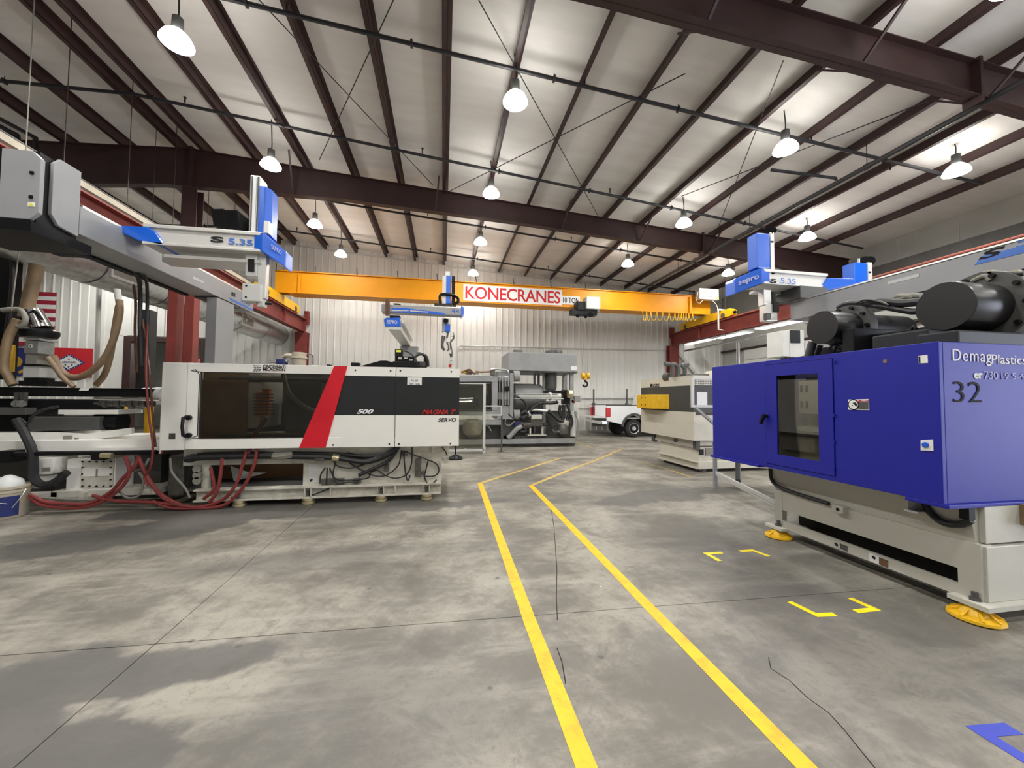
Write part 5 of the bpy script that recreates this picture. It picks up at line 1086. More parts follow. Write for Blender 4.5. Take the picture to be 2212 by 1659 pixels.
build('site_post', MB().cyl(pt(1770, 950, 13.15), pt(1770, 1290, 13.15), .11, n=12), M['lgrey'], gm)
build('brass_valve', MB().cyl(pt(1700, 710, 13.1), pt(1755, 710, 13.1), .15, n=14), M['brass'], gm)

# safety gate in front of it
gt = thing('safety_gate', 'pale aluminium safety gate frame in front of the old grey machine', 'gate', (.7, 11.6, 0))
GX = 11.6
def gb_(x0, y0, x1, y1): return r4(MB(), x0, y0, x1, y1, GX, .05)
build('post', gb_(538, 560, 562, 1543), M['lgrey'], gt)
build('top_rail', gb_(60, 556, 538, 574), M['lgrey'], gt)
build('bottom_rail', gb_(40, 1474, 538, 1496), M['lgrey'], gt)
build('side_frame', r4(r4(r4(MB(), 562, 866, 795, 884, GX, .05), 562, 990, 795, 1008, GX, .05), 777, 884, 795, 990, GX, .05), M['lgrey'], gt)
build('clear_sheet', r4(MB(), 60, 574, 538, 1474, GX + .02, .008), M['tint2'], gt)
build('latch', r4(MB(), 548, 1440, 570, 1478, GX - .03, .03), M['lgrey'], gt)
for x in (280, 295): build('clip', r4(MB(), x, 1462, x + 12, 1476, GX - .02, .03), M['paper'], gt)
gp_ = thing('barrier_post', 'dark slim barrier post on a foot between the gate and the grey machine', 'post', (1.85, 11.9, 0))
build('shaft', r4(MB(), 782, 1000, 797, 1520, 11.9, .05), M['dgrey'], gp_); build('foot', r4(MB(), 745, 1512, 820, 1524, 11.8, .25), M['dgrey'], gp_)
ss = thing('stanchion_base', 'black domed stanchion foot on the floor right of the white machine', 'stanchion', (.75, 9.0, 0))
q = at(985, 982, Z=0)
q = at(984, 978, Y=10.6)
build('foot', MB().lathe([(.19, 0), (.195, .03), (.16, .07), (.06, .12), (.03, .13)], (q.x, 10.6, 0), 18), M['black'], ss); build('pole', MB().cyl((q.x, 10.6, .1), (q.x, 10.6, 1.0), .018), M['black'], ss)
ss.location = (q.x, 10.6, 0)
for o in ss.children: o.location = o.location - Vector((q.x - .75, 1.6, 0))

# ================================================================ pickup truck
tr = thing('pickup_truck', 'white pickup truck with its tailgate down, parked along the ribbed wall', 'truck', (9.5, 16.7, 0))
TY0, TY1 = 15.72, 17.58
TXR = at(1311, 880, Y=TY0).x; WX = at(1370, 930, Y=TY0).x; ZR = at(1311, 876, Y=TY0).z
FW = WX + 3.65
def side(y0, y1):
    P = [(TXR, .72), (TXR, ZR), (TXR + 2.05, ZR + .02), (TXR + 2.05, .55), (WX + .62, .50)]
    for k in range(11):
        t = math.pi * k / 10; P.append((WX + .52 * math.cos(t), .50 + .50 * math.sin(t)))
    P += [(WX - .62, .58)]
    return MB().prism(P, 'y', y0, y1)
build('bed_side', side(TY0, TY0 + .09), M['trkw'], tr, bevel=.02); build('bed_side', side(TY1 - .09, TY1), M['trkw'], tr, bevel=.02)
build('bed_floor', MB().box((TXR, TY0 + .09, .80), (TXR + 2.0, TY1 - .09, .86)).box((TXR + 1.98, TY0 + .09, .86), (TXR + 2.03, TY1 - .09, ZR)), M['lgrey'], tr)
build('tailgate', MB().box((TXR - .58, TY0 + .12, .84), (TXR - .02, TY1 - .12, .91)), M['trkw'], tr, bevel=.02)
build('wheel_arch', MB().prism([(WX + .60 * math.cos(math.pi * k / 12), .48 + .58 * math.sin(math.pi * k / 12)) for k in range(13)] + [(WX + .50 * math.cos(math.pi * k / 12), .48 + .48 * math.sin(math.pi * k / 12)) for k in range(12, -1, -1)], 'y', TY0 - .03, TY0 + .05), M['dgrey'], tr)
build('wheel_well', MB().prism([(WX + .5 * math.cos(math.pi * k / 12), .48 + .48 * math.sin(math.pi * k / 12)) for k in range(13)], 'y', TY0 + .2, TY0 + .3), M['black'], tr)
build('bumper', MB().box((TXR - .22, TY0 + .06, .56), (TXR + .06, TY1 - .06, .72)), M['chrome'], tr, bevel=.03)
build('hitch', MB().box((TXR - .3, (TY0 + TY1) / 2 - .05, .42), (TXR + .2, (TY0 + TY1) / 2 + .05, .52)).box((TXR - .05, TY0 + .3, .48), (TXR + .1, TY1 - .3, .56)), M['iron'], tr)
build('tail_lamp', MB().box((TXR - .015, TY0 - .012, .90), (TXR + .17, TY0 + .12, 1.30)), M['tail'], tr, bevel=.02)
build('tail_lamp', MB().box((TXR - .015, TY1 - .12, .90), (TXR + .17, TY1 + .012, 1.30)), M['tail'], tr, bevel=.02)
build('bed_rail_cap', MB().box((TXR, TY0 - .01, ZR), (TXR + 2.05, TY0 + .1, ZR + .03)).box((TXR, TY1 - .1, ZR), (TXR + 2.05, TY1 + .01, ZR + .03)), M['dgrey'], tr)
CXB = TXR + 2.1
build('cab', MB().prism([(CXB, .45), (CXB, 1.35), (CXB + .15, 1.92), (CXB + 1.35, 1.95), (CXB + 2.1, 1.35), (CXB + 3.25, 1.22), (CXB + 3.35, .55)], 'y', TY0 + .02, TY1 - .02), M['trkw'], tr, bevel=.05)
build('side_window', MB().prism([(CXB + .25, 1.38), (CXB + .32, 1.82), (CXB + 1.28, 1.84), (CXB + 1.8, 1.4)], 'y', TY0 + .0, TY0 + .03), M['black'], tr)
for x in (WX, FW):
    for y, sgn in ((TY0 + .02, 1), (TY1 - .02, -1)):
        wv = build('wheel', MB().lathe([(.24, 0), (.36, .0), (.39, .04 * sgn), (.39, .22 * sgn), (.36, .26 * sgn), (.2, .26 * sgn)], (x, y, .39), 28, 'y'), M['rubber'], tr)
        build('rim', MB().lathe([(.05, -.015 * sgn), (.09, -.02 * sgn), (.10, .03 * sgn), (.19, .02 * sgn), (.235, -.01 * sgn), (.24, .03 * sgn)], (x, y, .39), 24, 'y'), M['alu'], wv)
        hl = MB()
        for k in range(8):
            t = k * math.pi / 4; hl.cyl((x + .15 * math.cos(t), y - .0 * sgn, .39 + .15 * math.sin(t)), (x + .15 * math.cos(t), y + .032 * sgn, .39 + .15 * math.sin(t)), .03, n=8)
        build('rim_hole', hl, M['black'], wv)
for px_, py0, py1 in ((1283, 841, 892), (1354.5, 840, 873)):
    a = at(px_, py0, Y=TY1 - .2); b_ = at(px_, py1, Y=TY1 - .2)
    build('stake_post', MB().box((a.x - .03, TY1 - .2, .86), (a.x + .03, TY1 - .14, a.z)).box((a.x - .06, TY1 - .22, ZR - .02), (a.x + .06, TY1 - .1, ZR + .1)), M['dgrey'], tr)
tr_w = None

# ================================================================ beige machine behind the blue one
EX = 5.62
M['band'] = mat('band_grey', (0.045, 0.045, 0.044), 0.5)
bg = thing('molding_machine', 'cream moulding machine with dark band and yellow box, half hidden by the blue one', 'machine', (6.8, 9.1, 0))
yn, yf2 = 7.92, 10.28
zt_, zd1, zd0, zw0 = 2.22, 1.99, 1.38, .73
build('side_cover', MB().box((EX, yn, zw0), (EX + .05, yf2, zd0 - .004)).box((EX, yn, zd1 + .004), (EX + .05, yf2, zt_)), M['cream'], bg)
build('dark_band', MB().box((EX - .004, yn, zd0), (EX + .05, yf2, zd1)), M['band'], bg)
build('front_cover', MB().box((EX + .05, yn, zw0), (8.0, yn + .05, zd0 - .004)).box((EX + .05, yn, zd1 + .004), (8.0, yn + .05, zt_)), M['cream'], bg)
build('front_band', MB().box((EX + .05, yn - .004, zd0), (8.0, yn + .05, zd1)), M['band'], bg)
build('front_trim', MB().box((EX + .05, yn - .01, zd0 - .06), (8.0, yn + .03, zd0 - .005)), M['steel'], bg)
build('cover_roof', MB().box((EX + .05, yn + .05, zt_ - .06), (8.0, yf2, zt_ - .03)), M['cream'], bg)
build('rear_cover', MB().box((EX + .05, yf2 - .05, zw0), (8.0, yf2, zt_ - .06)), M['cream'], bg)
gx = MB(); q0 = at(1405, 836, X=EX); q1 = at(1410, 829, X=EX)
gx.box((EX - .004, q0.y, q0.z), (EX - .001, q1.y, q1.z))
build('logo_mark', gx, M['ink'], bg)
textp('CINCINNATI', 1411, 829.5, 1424, 832.5, M['ink'], bg, X=EX, bold=.02); textp('MILACRON', 1411, 833, 1424, 836.5, M['ink'], bg, X=EX, bold=.02)
ye = at(1446, 860, X=EX).y
yb_ = build('yellow_box', MB().prism([(EX - .28, ye + .35), (EX - .28, 10.0), (EX, 10.3), (EX, ye)], 'z', at(1400, 882, X=EX - .2).z, at(1400, 853, X=EX - .2).z), M['yellow'], bg, bevel=.008)
for y_ in (9.55, 9.75):
    for z_ in (1.52, 1.70): build('box_bolt', MB().lathe([(.02, -.008), (.02, 0)], (EX - .28, y_, z_), 8, 'x'), M['black'], yb_)
y1_, y0_ = at(1431, 960, X=EX + .18).y, at(1497, 985, X=EX + .18).y
build('bed', MB().box((EX + .15, 8.0, .60), (7.8, 9.9, .73)).box((EX + .18, 8.02, .10), (7.8, 9.6, .58)), M['cream'], bg, bevel=.01)
build('bed_step', MB().box((EX + .12, 8.0, .55), (EX + .2, 9.8, .62)), M['putty'], bg)
build('bed_corner', MB().box((EX + .10, 7.98, .52), (EX + .20, 8.10, .72)).box((EX + .10, 9.75, .50), (EX + .2, 9.9, .7)), M['dgrey'], bg)
build('bottom_rail', MB().box((EX + .10, 8.0, .08), (EX + .2, 9.65, .11)).box((EX + .10, 8.0, .22), (EX + .2, 9.65, .245)).box((EX + .15, 7.97, .08), (7.8, 8.02, .24)), M['cream'], bg)
for y in (8.12, 9.45): build('leveling_foot', MB().lathe([(.11, 0), (.11, .06), (.06, .08)], (EX + .32, y, 0), 16), M['iron'], bg)
build('bed_socket', MB().box((EX + .2, 7.99, .40), (EX + .30, 8.02, .52)), M['black'], bg)
build('rating_plate', MB().box((EX + .36, 8.0, .38), (EX + .62, 8.02, .55)), M['hosegrey'], bg)
build('panel_plug', MB().box((EX + .11, 8.75, .6), (EX + .12, 8.88, .68)), M['dgrey'], bg)
for k, (px_, w_) in enumerate(((1452, 12), (1470, 14), (1490, 20))):
    a = at(px_, 800, Y=8.6 - .1 * k)
    build('exhaust_elbow', MB().tube([(a.x, 8.6, 2.22), (a.x, 8.6, a.z + .05), (a.x - .06, 8.6, a.z + .14), (a.x - .2 + .3 * (k == 2), 8.6, a.z + .16)], .05), M['dgrey'], bg)
build('hopper_cover', MB().prism([(EX + .8, 2.19), (EX + .9, 2.38), (EX + 1.6, 2.34), (EX + 2.0, 2.19)], 'y', 8.1, 8.7), M['cream'], bg, bevel=.02)
build('manifold', MB().box((EX + .2, 8.5, 2.19), (EX + .9, 8.9, 2.30)).cyl((EX + .05, 8.9, 2.24), (EX + .05, 9.1, 2.24), .11), M['iron'], bg, bevel=.01)

# wire mesh guard with a sheet of paper, and the galvanised table by the blue machine
def grid(x0, x1, z0, z1, y, n, m, r=.004):
    mb = MB()
    for k in range(n + 1): x = x0 + (x1 - x0) * k / n; mb.box((x - r, y, z0), (x + r, y + .004, z1))
    for k in range(m + 1): z = z0 + (z1 - z0) * k / m; mb.box((x0, y, z - r), (x1, y + .004, z + r))
    return mb
MY = 7.1
ga = at(1494, 880, Y=MY); gb2 = at(1545, 816, Y=MY)
mg = thing('mesh_guard', 'wire mesh guard panel with a grey frame left of the blue machine', 'guard', (ga.x + .4, MY, 0))
gx1 = ga.x + 1.1
build('frame', MB().box((ga.x, MY - .02, ga.z), (ga.x + .05, MY + .03, gb2.z)).box((ga.x + .05, MY - .02, gb2.z - .05), (gx1, MY + .03, gb2.z)).box((ga.x + .05, MY - .02, ga.z), (gx1, MY + .03, ga.z + .05)).box((gx1 - .05, MY - .02, ga.z + .05), (gx1, MY + .03, gb2.z - .05)), M['lgrey'], mg)
wr = build('wire_mesh', grid(ga.x + .05, gx1 - .05, ga.z + .05, gb2.z - .05, MY, 26, 14), M['dgrey'], mg, kind='stuff')
build('paper_sheet', MB().ry(1505.5, 847, 1528, 876, MY - .01, .004), M['paper'], mg)
build('leg', MB().box((gx1 - .06, MY - .02, .0), (gx1, MY + .03, ga.z)).bar((ga.x + .08, MY, ga.z), (gx1 - .06, MY, .75), .05), M['grey'], mg)
TX = at(1547, 1050, Z=0)
tb = thing('steel_table', 'galvanised steel stand with a wire mesh side under the far end of the blue machine', 'stand', (TX.x + .4, TX.y, 0))
build('leg', MB().box((TX.x - .03, TX.y, 0), (TX.x + .03, TX.y + .05, .83)), M['grey'], tb)
q = at(1608, 1052, Z=0)
build('leg', MB().box((TX.x + .55, TX.y + .1, .09), (TX.x + .61, TX.y + .15, .80)), M['dgrey'], tb)
build('caster', MB().cyl((TX.x + .56, TX.y + .12, .05), (TX.x + .60, TX.y + .12, .05), .05, n=14), M['rubber'], tb)
build('tray', MB().box((TX.x + .3, TX.y - 1.7, .66), (TX.x + 1.2, TX.y + .2, .80)), M['putty'], tb, bevel=.02)
a = at(1550, 1018, Y=TX.y); 
e1 = at(1672, 1062, X=SX + .05)
build('side_rail', MB().bar((TX.x, TX.y, .26), (SX + .1, 4.2, .36), .03, .05).bar((TX.x, TX.y, .22), (SX + .1, 4.2, .31), .015, .03), M['lgrey'], tb)
build('mesh_panel', grid(TX.x + .06, TX.x + .62, .50, .80, TX.y + .04, 18, 10), M['grey'], tb, kind='stuff')
build('cross_bar', MB().box((TX.x - .03, TX.y + .0, .80), (TX.x + .7, TX.y + .05, .83)), M['galv'], tb)

# ================================================================ left background: duct, flags, loader, bucket
dt = thing('air_duct', 'round galvanised air duct with grilles running towards the ribbed wall', 'duct', (-6.9, 9, 3.9))
DXc, DZc, DR = -6.95, 4.27, .42
y = 3.5; k = 0
while y < 16.8:
    build('duct_section', MB().cyl((DXc, y, DZc), (DXc, y + 1.78, DZc), DR, n=28, cap=False), M['galv'], dt)
    build('duct_seam', MB().cyl((DXc, y + 1.74, DZc), (DXc, y + 1.82, DZc), DR + .015, n=28, cap=False), M['galv'], dt); y += 1.78; k += 1
build('duct_cap', MB().cyl((DXc, y, DZc), (DXc, y + .05, DZc), DR, n=28), M['galv'], dt)
RXX = DXc + DR * .95
for a, b_ in ((-60, 30), (240, 312), (526, 551)):
    y0, y1 = at(a, 560 if a > 0 else 480, X=RXX).y, at(b_, 600 if b_ > 40 else 500, X=RXX).y
    g_ = build('register', MB().box((DXc + DR * .78, y0, DZc - .26), (RXX + .02, y1, DZc + .10)), M['lgrey'], dt)
    build('grille', MB().box((RXX + .02, y0 + .06, DZc - .20), (RXX + .025, y1 - .06, DZc + .05)), M['hosegrey'], g_)
for y in (6, 10.5, 15): build('hanger', MB().cyl((DXc, y, DZc + DR), (DXc, y, 8.2), .006, n=6), M['pipe'], dt)

def star(mb, x, z, r, y, d=.004):
    P = []
    for k in range(10): a = math.pi / 2 + k * math.pi / 5; q = r if k % 2 == 0 else r * .4; P.append((x + q * math.cos(a), z + q * math.sin(a)))
    return mb.prism(P, 'y', y, y + d)
FY = YB - .07
f0, f1 = at(122, 632, Y=FY), at(122, 749, Y=FY)
hgt = f0.z - f1.z; fx1 = f0.x; fx0 = fx1 - hgt * 1.75
us = thing('stars_stripes_flag', 'red and white striped flag hung on the ribbed wall above the hopper', 'flag', ((fx0 + fx1) / 2, FY, f1.z))
for k in range(13):
    x0 = fx0 + hgt * .76 if k < 7 else fx0
    build('stripe', MB().box((x0, FY, f0.z - hgt * (k + 1) / 13), (fx1, FY + .01, f0.z - hgt * k / 13)), M['flagr'] if k % 2 == 0 else M['flagw'], us)
cn = build('canton', MB().box((fx0, FY, f0.z - hgt * 7 / 13), (fx0 + hgt * .76, FY + .01, f0.z)), M['flagb'], us)
mb = MB()
for r_ in range(9):
    for c_ in range(6 if r_ % 2 == 0 else 5): star(mb, fx0 + hgt * .76 * ((c_ + (.5 if r_ % 2 == 0 else 1)) / 6), f0.z - hgt * 7 / 13 * (r_ + 1) / 10, .05, FY - .004)
build('star_field', mb, M['flagw'], cn, kind='stuff')
a, b_ = at(201, 753, Y=FY), at(108, 813, Y=FY)
ak = thing('state_flag', 'red flag with a white diamond in a starred blue border on the ribbed wall', 'flag', ((a.x + b_.x) / 2, FY, b_.z))
build('field', MB().box((b_.x, FY, b_.z), (a.x, FY + .01, a.z)), M['flagred2'], ak)
dcx, dcz = at(149, 783, Y=FY).x, at(149, 783, Y=FY).z
dw, dh = at(184, 783, Y=FY).x - dcx, at(149, 764.5, Y=FY).z - dcz
build('diamond_border', MB().prism([(dcx - dw, dcz), (dcx, dcz - dh), (dcx + dw, dcz), (dcx, dcz + dh)], 'y', FY - .006, FY), M['flagb'], ak)
k_ = .78; di = build('diamond', MB().prism([(dcx - dw * k_, dcz), (dcx, dcz - dh * k_), (dcx + dw * k_, dcz), (dcx, dcz + dh * k_)], 'y', FY - .010, FY - .006), M['flagw'], ak)
mb = MB()
for i in range(4):
    c0 = [(1, 0), (0, 1), (-1, 0), (0, -1)][i]; c1 = [(0, 1), (-1, 0), (0, -1), (1, 0)][i]
    for t in range(6): u = (t + .5) / 6; star(mb, dcx + dw * .89 * (c0[0] * (1 - u) + c1[0] * u), dcz + dh * .89 * (c0[1] * (1 - u) + c1[1] * u), .022, FY - .010)
build('border_stars', mb, M['flagw'], ak, kind='stuff')
mb = MB()
for u, v in ((0, .38), (-.2, -.3), (.2, -.3), (0, -.52)): star(mb, dcx + dw * u, dcz + dh * v, .05, FY - .014)
build('inner_stars', mb, M['flagb'], di, kind='stuff')
text('ARKANSAS', (dcx - dw * .42, FY - .010, dcz - .035), dw * .84, .085, 'front', M['flagb'], di, bold=.02)
a, b_ = at(106, 753, Y=FY), at(30, 812, Y=FY)
bf = thing('blue_flag', 'dark blue flag with a gold emblem beside the red diamond flag', 'flag', ((a.x + b_.x) / 2, FY, b_.z))
build('field', MB().box((b_.x, FY, b_.z), (a.x - .05, FY + .01, a.z)), M['flagb'], bf)
q = at(52, 782, Y=FY)
build('emblem', MB().lathe([(.05, -.006), (.2, -.006), (.2, 0)], (q.x - .25, FY, q.z), 20, 'y').py([(38, 803), (50, 797), (62, 797), (60, 801), (42, 807)], FY - .006, .004), M['gold'], bf)

# vacuum loader and hopper on the injection unit
LY = 7.3
ld = thing('hopper_loader', 'steel material hopper with a vacuum loader standing on the injection unit', 'hopper', (at(82, 800, Y=LY).x, LY, 2.1))
build('hopper_box', MB().ry(52.6, 735, 82.8, 764, LY, .26), M['galv'], ld, bevel=.015)
build('hopper_lid', MB().ry(50.3, 730, 85.1, 735, LY - .02, .30), M['galv'], ld)
build('lower_hopper', MB().ry(49.2, 790, 85.7, 816, LY - .02, .29), M['lgrey'], ld, bevel=.015)
build('base_plate', MB().ry(46.0, 786, 85.1, 790, LY - .05, .33).ry(52.1, 816, 82.8, 830, LY, .26).ry(40.0, 822, 101.4, 834, LY - .05, .33), M['black'], ld)
build('neck', MB().ry(56.1, 764, 78.2, 787, LY + .03, .2), M['hosegrey'], ld)
q = at(84, 722, Y=LY + .2); build('loader_ring', MB().lathe([(.2, 0), (.23, .05), (.23, .11), (.15, .15)], (q.x, LY + .2, q.z - .06), 20), M['black'], ld)
q0, q1 = at(87, 712, Y=LY + .2), at(68, 672, Y=LY + .2); build('loader_drum', MB().cyl(q0, q1, .155, .12, n=20), M['chrome'], ld)
build('loader_motor', MB().cyl(at(70, 684, Y=LY + .1), at(52, 690, Y=LY + .1), .09, .07).tube([at(60, 680, Y=LY + .1), at(75, 672, Y=LY + .1), at(92, 690, Y=LY + .1)], .02), M['black'], ld)
hs = build('label_plate', MB().ry(61.9, 744, 68.9, 751, LY - .004, .003), M['paper'], ld)
build('sticker', MB().ry(64.2, 746, 66.6, 749, LY - .008, .003), M['ink'], hs)
def vh(pts, r, m, label, Y, group=None, nm='suction_hose', cat='hose'):
    t = build(nm, MB().tube([at(p[0], p[1], Y=(p[2] if len(p) > 2 else Y)) for p in pts], r, 10, 6), M[m], label=label, cat=cat); return t
vh([(80, 572), (72, 610), (62, 650), (54, 685)], .085, 'hosetan', 'thick brown suction hose slanting down to the vacuum loader', 7.5)
vh([(258, 648), (258, 680), (246, 730), (228, 770), (200, 800), (170, 815), (145, 812), (128, 795), (115, 770)], .05, 'hosetan', 'long tan hose drooping in front of the red flag to the hopper', 7.4)
vh([(256, 660), (246, 720), (238, 770), (225, 810), (207, 832)], .045, 'hosetan', 'second tan hose hanging right of the long drooping one', 7.6)
vh([(103, 772), (120, 795), (135, 815), (160, 836)], .035, 'hosetan', 'short tan hose running down from the hopper neck to the black beam', 7.2)
vh([(38, 690), (22, 720), (14, 745), (8, 790), (18, 815), (28, 832)], .055, 'hosetan', 'tan hose curving down beside the yellow bar to the black beam', 7.2)
vh([(5, 670), (25, 668), (45, 670), (55, 690), (45, 705), (30, 700)], .035, 'hosegrey', 'pale twisted hose beside the vacuum loader at the left edge', 7.2)
build('riser_pipe', MB().cyl(at(71, 565, Y=8), at(64, 640, Y=8), .05), M['lgrey'], label='short white pipe beside the thick brown suction hose', cat='pipe')
build('conveying_pipe', MB().tube([at(214, 620, Y=12), at(212, 700, Y=12), at(207, 830, Y=12), Vector((at(207, 830, Y=12).x, 12, 0.0))], .05, 8, 1), M['lgrey'], label='thin pale vertical pipe right of the red flag', cat='pipe')
build('drop_pipe', MB().cyl(at(253, 625, Y=7.4), at(257, 655, Y=7.4), .045), M['lgrey'], label='short clear drop tube above the tan hoses', cat='pipe')
a = at(309, 730, Y=8.2)
build('grey_post', MB().box((a.x - .09, 8.2, 1.5), (a.x + .09, 8.4, 3.25)), M['rubber'], label='dark vertical post in front of the doorway', cat='post')
a, b_ = at(-8, 540, Y=7.8), at(14, 840, Y=7.8)
dkp = thing('dark_mast', 'dark mast with cables at the left edge below the robot control box', 'mast', (a.x, 7.8, 2.0))
build('shaft', MB().box((a.x, 7.8, 1.9), (b_.x - .05, 8.0, a.z)), M['black'], dkp)
build('cable', MB().tube([(b_.x + .02, 7.75, a.z), (b_.x + .04, 7.75, 3.4), (b_.x, 7.75, 2.6), (b_.x + .03, 7.75, 2.0)], .03), M['rubber'], dkp)
build('yellow_bar', MB().cyl(at(27, 745, Y=7.5), at(24, 803, Y=7.5), .035), M['yellow'], label='yellow bar standing left of the hopper', cat='bar')
build('hanging_wire', MB().tube([Vector((at(45, 505, Y=7.0).x, 7.0, Zp(-7) + .22)), at(45, 505, Y=7.0), at(35, 590, Y=7.0), at(25, 670, Y=7.0)], .008, 6, 1), M['hosegrey'], label='thin pale wire hanging past the air duct', cat='wire')

bq = at(24, 1112, Z=0)
bx_, by_ = bq.x, bq.y - .1
bk_ = thing('bucket', 'off-white bucket with a blue label and a jug in it on the floor', 'bucket', (bx_, by_, 0))
build('pail', MB().lathe([(.20, 0), (.215, .02), (.225, .33), (.235, .34), (.235, .37), (.225, .375), (.24, .39), (.24, .42), (.215, .425), (.2, .05)], (bx_, by_, 0), 28), M['beigep'], bk_)
lb = MB()
P = []
for k in range(9): t = -1.6 + .17 * k; P.append((.224 * math.cos(t), .224 * math.sin(t)))
vs = []; fs = []
for x, y in P: vs += [(bx_ + x * 1.01, by_ + y * 1.01, .04), (bx_ + x * 1.03, by_ + y * 1.03, .30)]
for k in range(8): fs.append((2 * k, 2 * k + 2, 2 * k + 3, 2 * k + 1))
lb.add(vs, fs, True)
build('label', lb, M['flagb'], bk_)
build('label_mark', MB().tube([(bx_ + .02, by_ - .238, .08), (bx_ + .08, by_ - .222, .14), (bx_ + .11, by_ - .212, .22)], .006, 5, 3).tube([(bx_ + .03, by_ - .237, .20), (bx_ + .12, by_ - .206, .23), (bx_ + .18, by_ - .16, .21)], .005, 5, 3), M['paper'], bk_)
build('bail', MB().tube([(bx_ + .24, by_, .36), (bx_ + .26, by_ - .08, .28), (bx_ + .22, by_ - .14, .15)], .006), M['galv'], bk_)
jug = thing('plastic_jug', 'white plastic jug with a rounded shoulder lying in the bucket', 'jug', (bx_ + .02, by_ + .02, .2))
build('body', MB().lathe([(.10, 0), (.15, .05), (.16, .24), (.13, .33), (.06, .38), (.03, .40)], (bx_ + .04, by_ + .0, .16), 20), M['clear'], jug)
build('cap', MB().lathe([(.04, 0), (.04, .07), (.03, .075)], (bx_ - .10, by_, .46), 14), M['clear'], jug)

# ================================================================ right background
for k, (p0, p1, nm) in enumerate((((1552, 731), (1618, 719), 'left strip'), ((1640, 711), (1727, 695), 'nearer strip'), ((1484, 744), (1538, 734), 'farthest strip'))):
    a, b_ = at(*p0, X=12.6), at(*p1, X=12.6)
    t = thing('strip_light', ['lit fluorescent strip fixture beyond the right red runway beam, middle one', 'lit fluorescent strip fixture right of the other two under the red beam', 'lit fluorescent strip fixture nearest the ribbed wall under the red beam'][k], 'lamp', ((a + b_) / 2), 'fluorescent strips beyond the right runway')
    build('housing', MB().box((12.35, b_.y, (a.z + b_.z) / 2 + .02), (12.85, a.y, (a.z + b_.z) / 2 + .10)), M['lgrey'], t)
    build('tube_cover', MB().box((12.38, b_.y + .02, (a.z + b_.z) / 2), (12.82, a.y - .02, (a.z + b_.z) / 2 + .02)), M['lit'], t)
    for yy_ in (a.y - .3, b_.y + .3): build('hanger', MB().cyl((12.6, yy_, (a.z + b_.z) / 2 + .1), (12.6, yy_, Zp(12.6) + .23), .006, n=5), M['pipe'], t)
a, b_ = at(1480, 758, X=12.0), at(1690, 716, X=12.0)
cr_ = thing('conduit', 'long grey conduit under the right red runway beam', 'conduit', (12.0, (a.y + b_.y) / 2, a.z))
build('conduit_run', MB().cyl((12.0, a.y, a.z), (12.0, b_.y, a.z), .05), M['galv'], cr_)
for yy_ in (a.y - .4, (a.y + b_.y) / 2, b_.y + .4): build('hanger', MB().cyl((12.0, yy_, a.z), (12.0, yy_, Zp(12.0) + .23), .008, n=6), M['pipe'], cr_)
a, b_ = at(1594, 740, Y=9.5), at(1594, 786, Y=9.5)
build('chrome_post', MB().cyl((a.x, 9.5, 0), (a.x, 9.5, a.z), .045), M['chrome'], label='shiny vertical post behind the blue machine', cat='post')
eb = thing('wall_cabinet', 'white cabinet with a dark opening behind the blue machine beside the black cylinder', 'cabinet', (8.6, 8.6, 0))
build('body', MB().ry(1706, 712, 1738, 772, 8.6, .5).ry(1690, 714, 1706, 770, 8.6, .5), M['lgrey'], eb, bevel=.01)
build('dark_opening', MB().ry(1708, 713, 1729, 741, 8.58, .02), M['char'], eb)
build('duct_arm', MB().ry(1738, 740, 1765, 762, 8.7, .3), M['lgrey'], eb)
build('cable', MB().tube([at(1697, 770, Y=8.55), at(1705, 780, Y=8.55), at(1722, 774, Y=8.55), at(1735, 770, Y=8.55)], .02), M['rubber'], eb)
build('stand', MB().box((at(1700, 770, Y=8.7).x, 8.7, 0), (at(1735, 770, Y=8.7).x, 8.9, 2.8)), M['dgrey'], eb)
# conduit along the back wall
for k, (pts, lab) in enumerate((([(988, 880), (988, 752), (994, 747), (1100, 749), (1250, 753), (1445, 757)], 'thin pale conduit running level along the ribbed wall behind the hook'), ([(1256, 860), (1370, 860)], 'thin pale conduit along the ribbed wall above the truck bed'), ([(1250, 881), (1300, 881)], 'thin pale conduit along the ribbed wall level with the truck bed'))):
    build('wall_conduit', MB().tube([at(x, y, Y=YB - .08) for x, y in pts], .03, 6, 1), M['lgrey'], label=lab, cat='conduit')
# next room seen through the doorway
sh = thing('storage_rack', 'red steel rack seen through the doorway in the left background', 'rack', (-11.2, 21, 0))
for z in (1.2, 2.4, 3.3): build('rack_beam', MB().box((-13.0, 21.0, z), (-9.0, 21.1, z + .14)), M['red'], sh)
for x in (-12.4, -10.6, -9.2): build('rack_upright', MB().box((x - .06, 21.0, 0), (x + .06, 21.1, 4.2)), M['red'], sh)
for x, z, s_ in ((-11.6, 1.34, .5), (-10.9, 2.54, .6), (-12.0, 2.54, .4)):
    q = thing('carton', ['pale carton low on the rack beyond the doorway', 'pale carton at the right of the upper rack shelf beyond the doorway', 'small pale carton at the left of the upper rack shelf beyond the doorway'][[-11.6, -10.9, -12.0].index(x)], 'box', (x, 21.05, z))
    build('carton_body', MB().box((x - s_ / 2, 20.9, z), (x + s_ / 2, 21.3, z + s_ * .8)), M['paper'], q); build('carton_tape', MB().box((x - .03, 20.895, z), (x + .03, 20.9, z + s_ * .8)), M['hosetan'], q)
lamp(-11.0, 20.0, 4.2, 'lit lamp in the room beyond the doorway')
bo = build('control_cabinet', MB().box((-15.5, 11.5, 0), (-14.6, 12.1, 2.35)), M['beigep'], bevel=.02, label='beige cabinet standing behind the black injection beam under the flags', cat='cabinet')
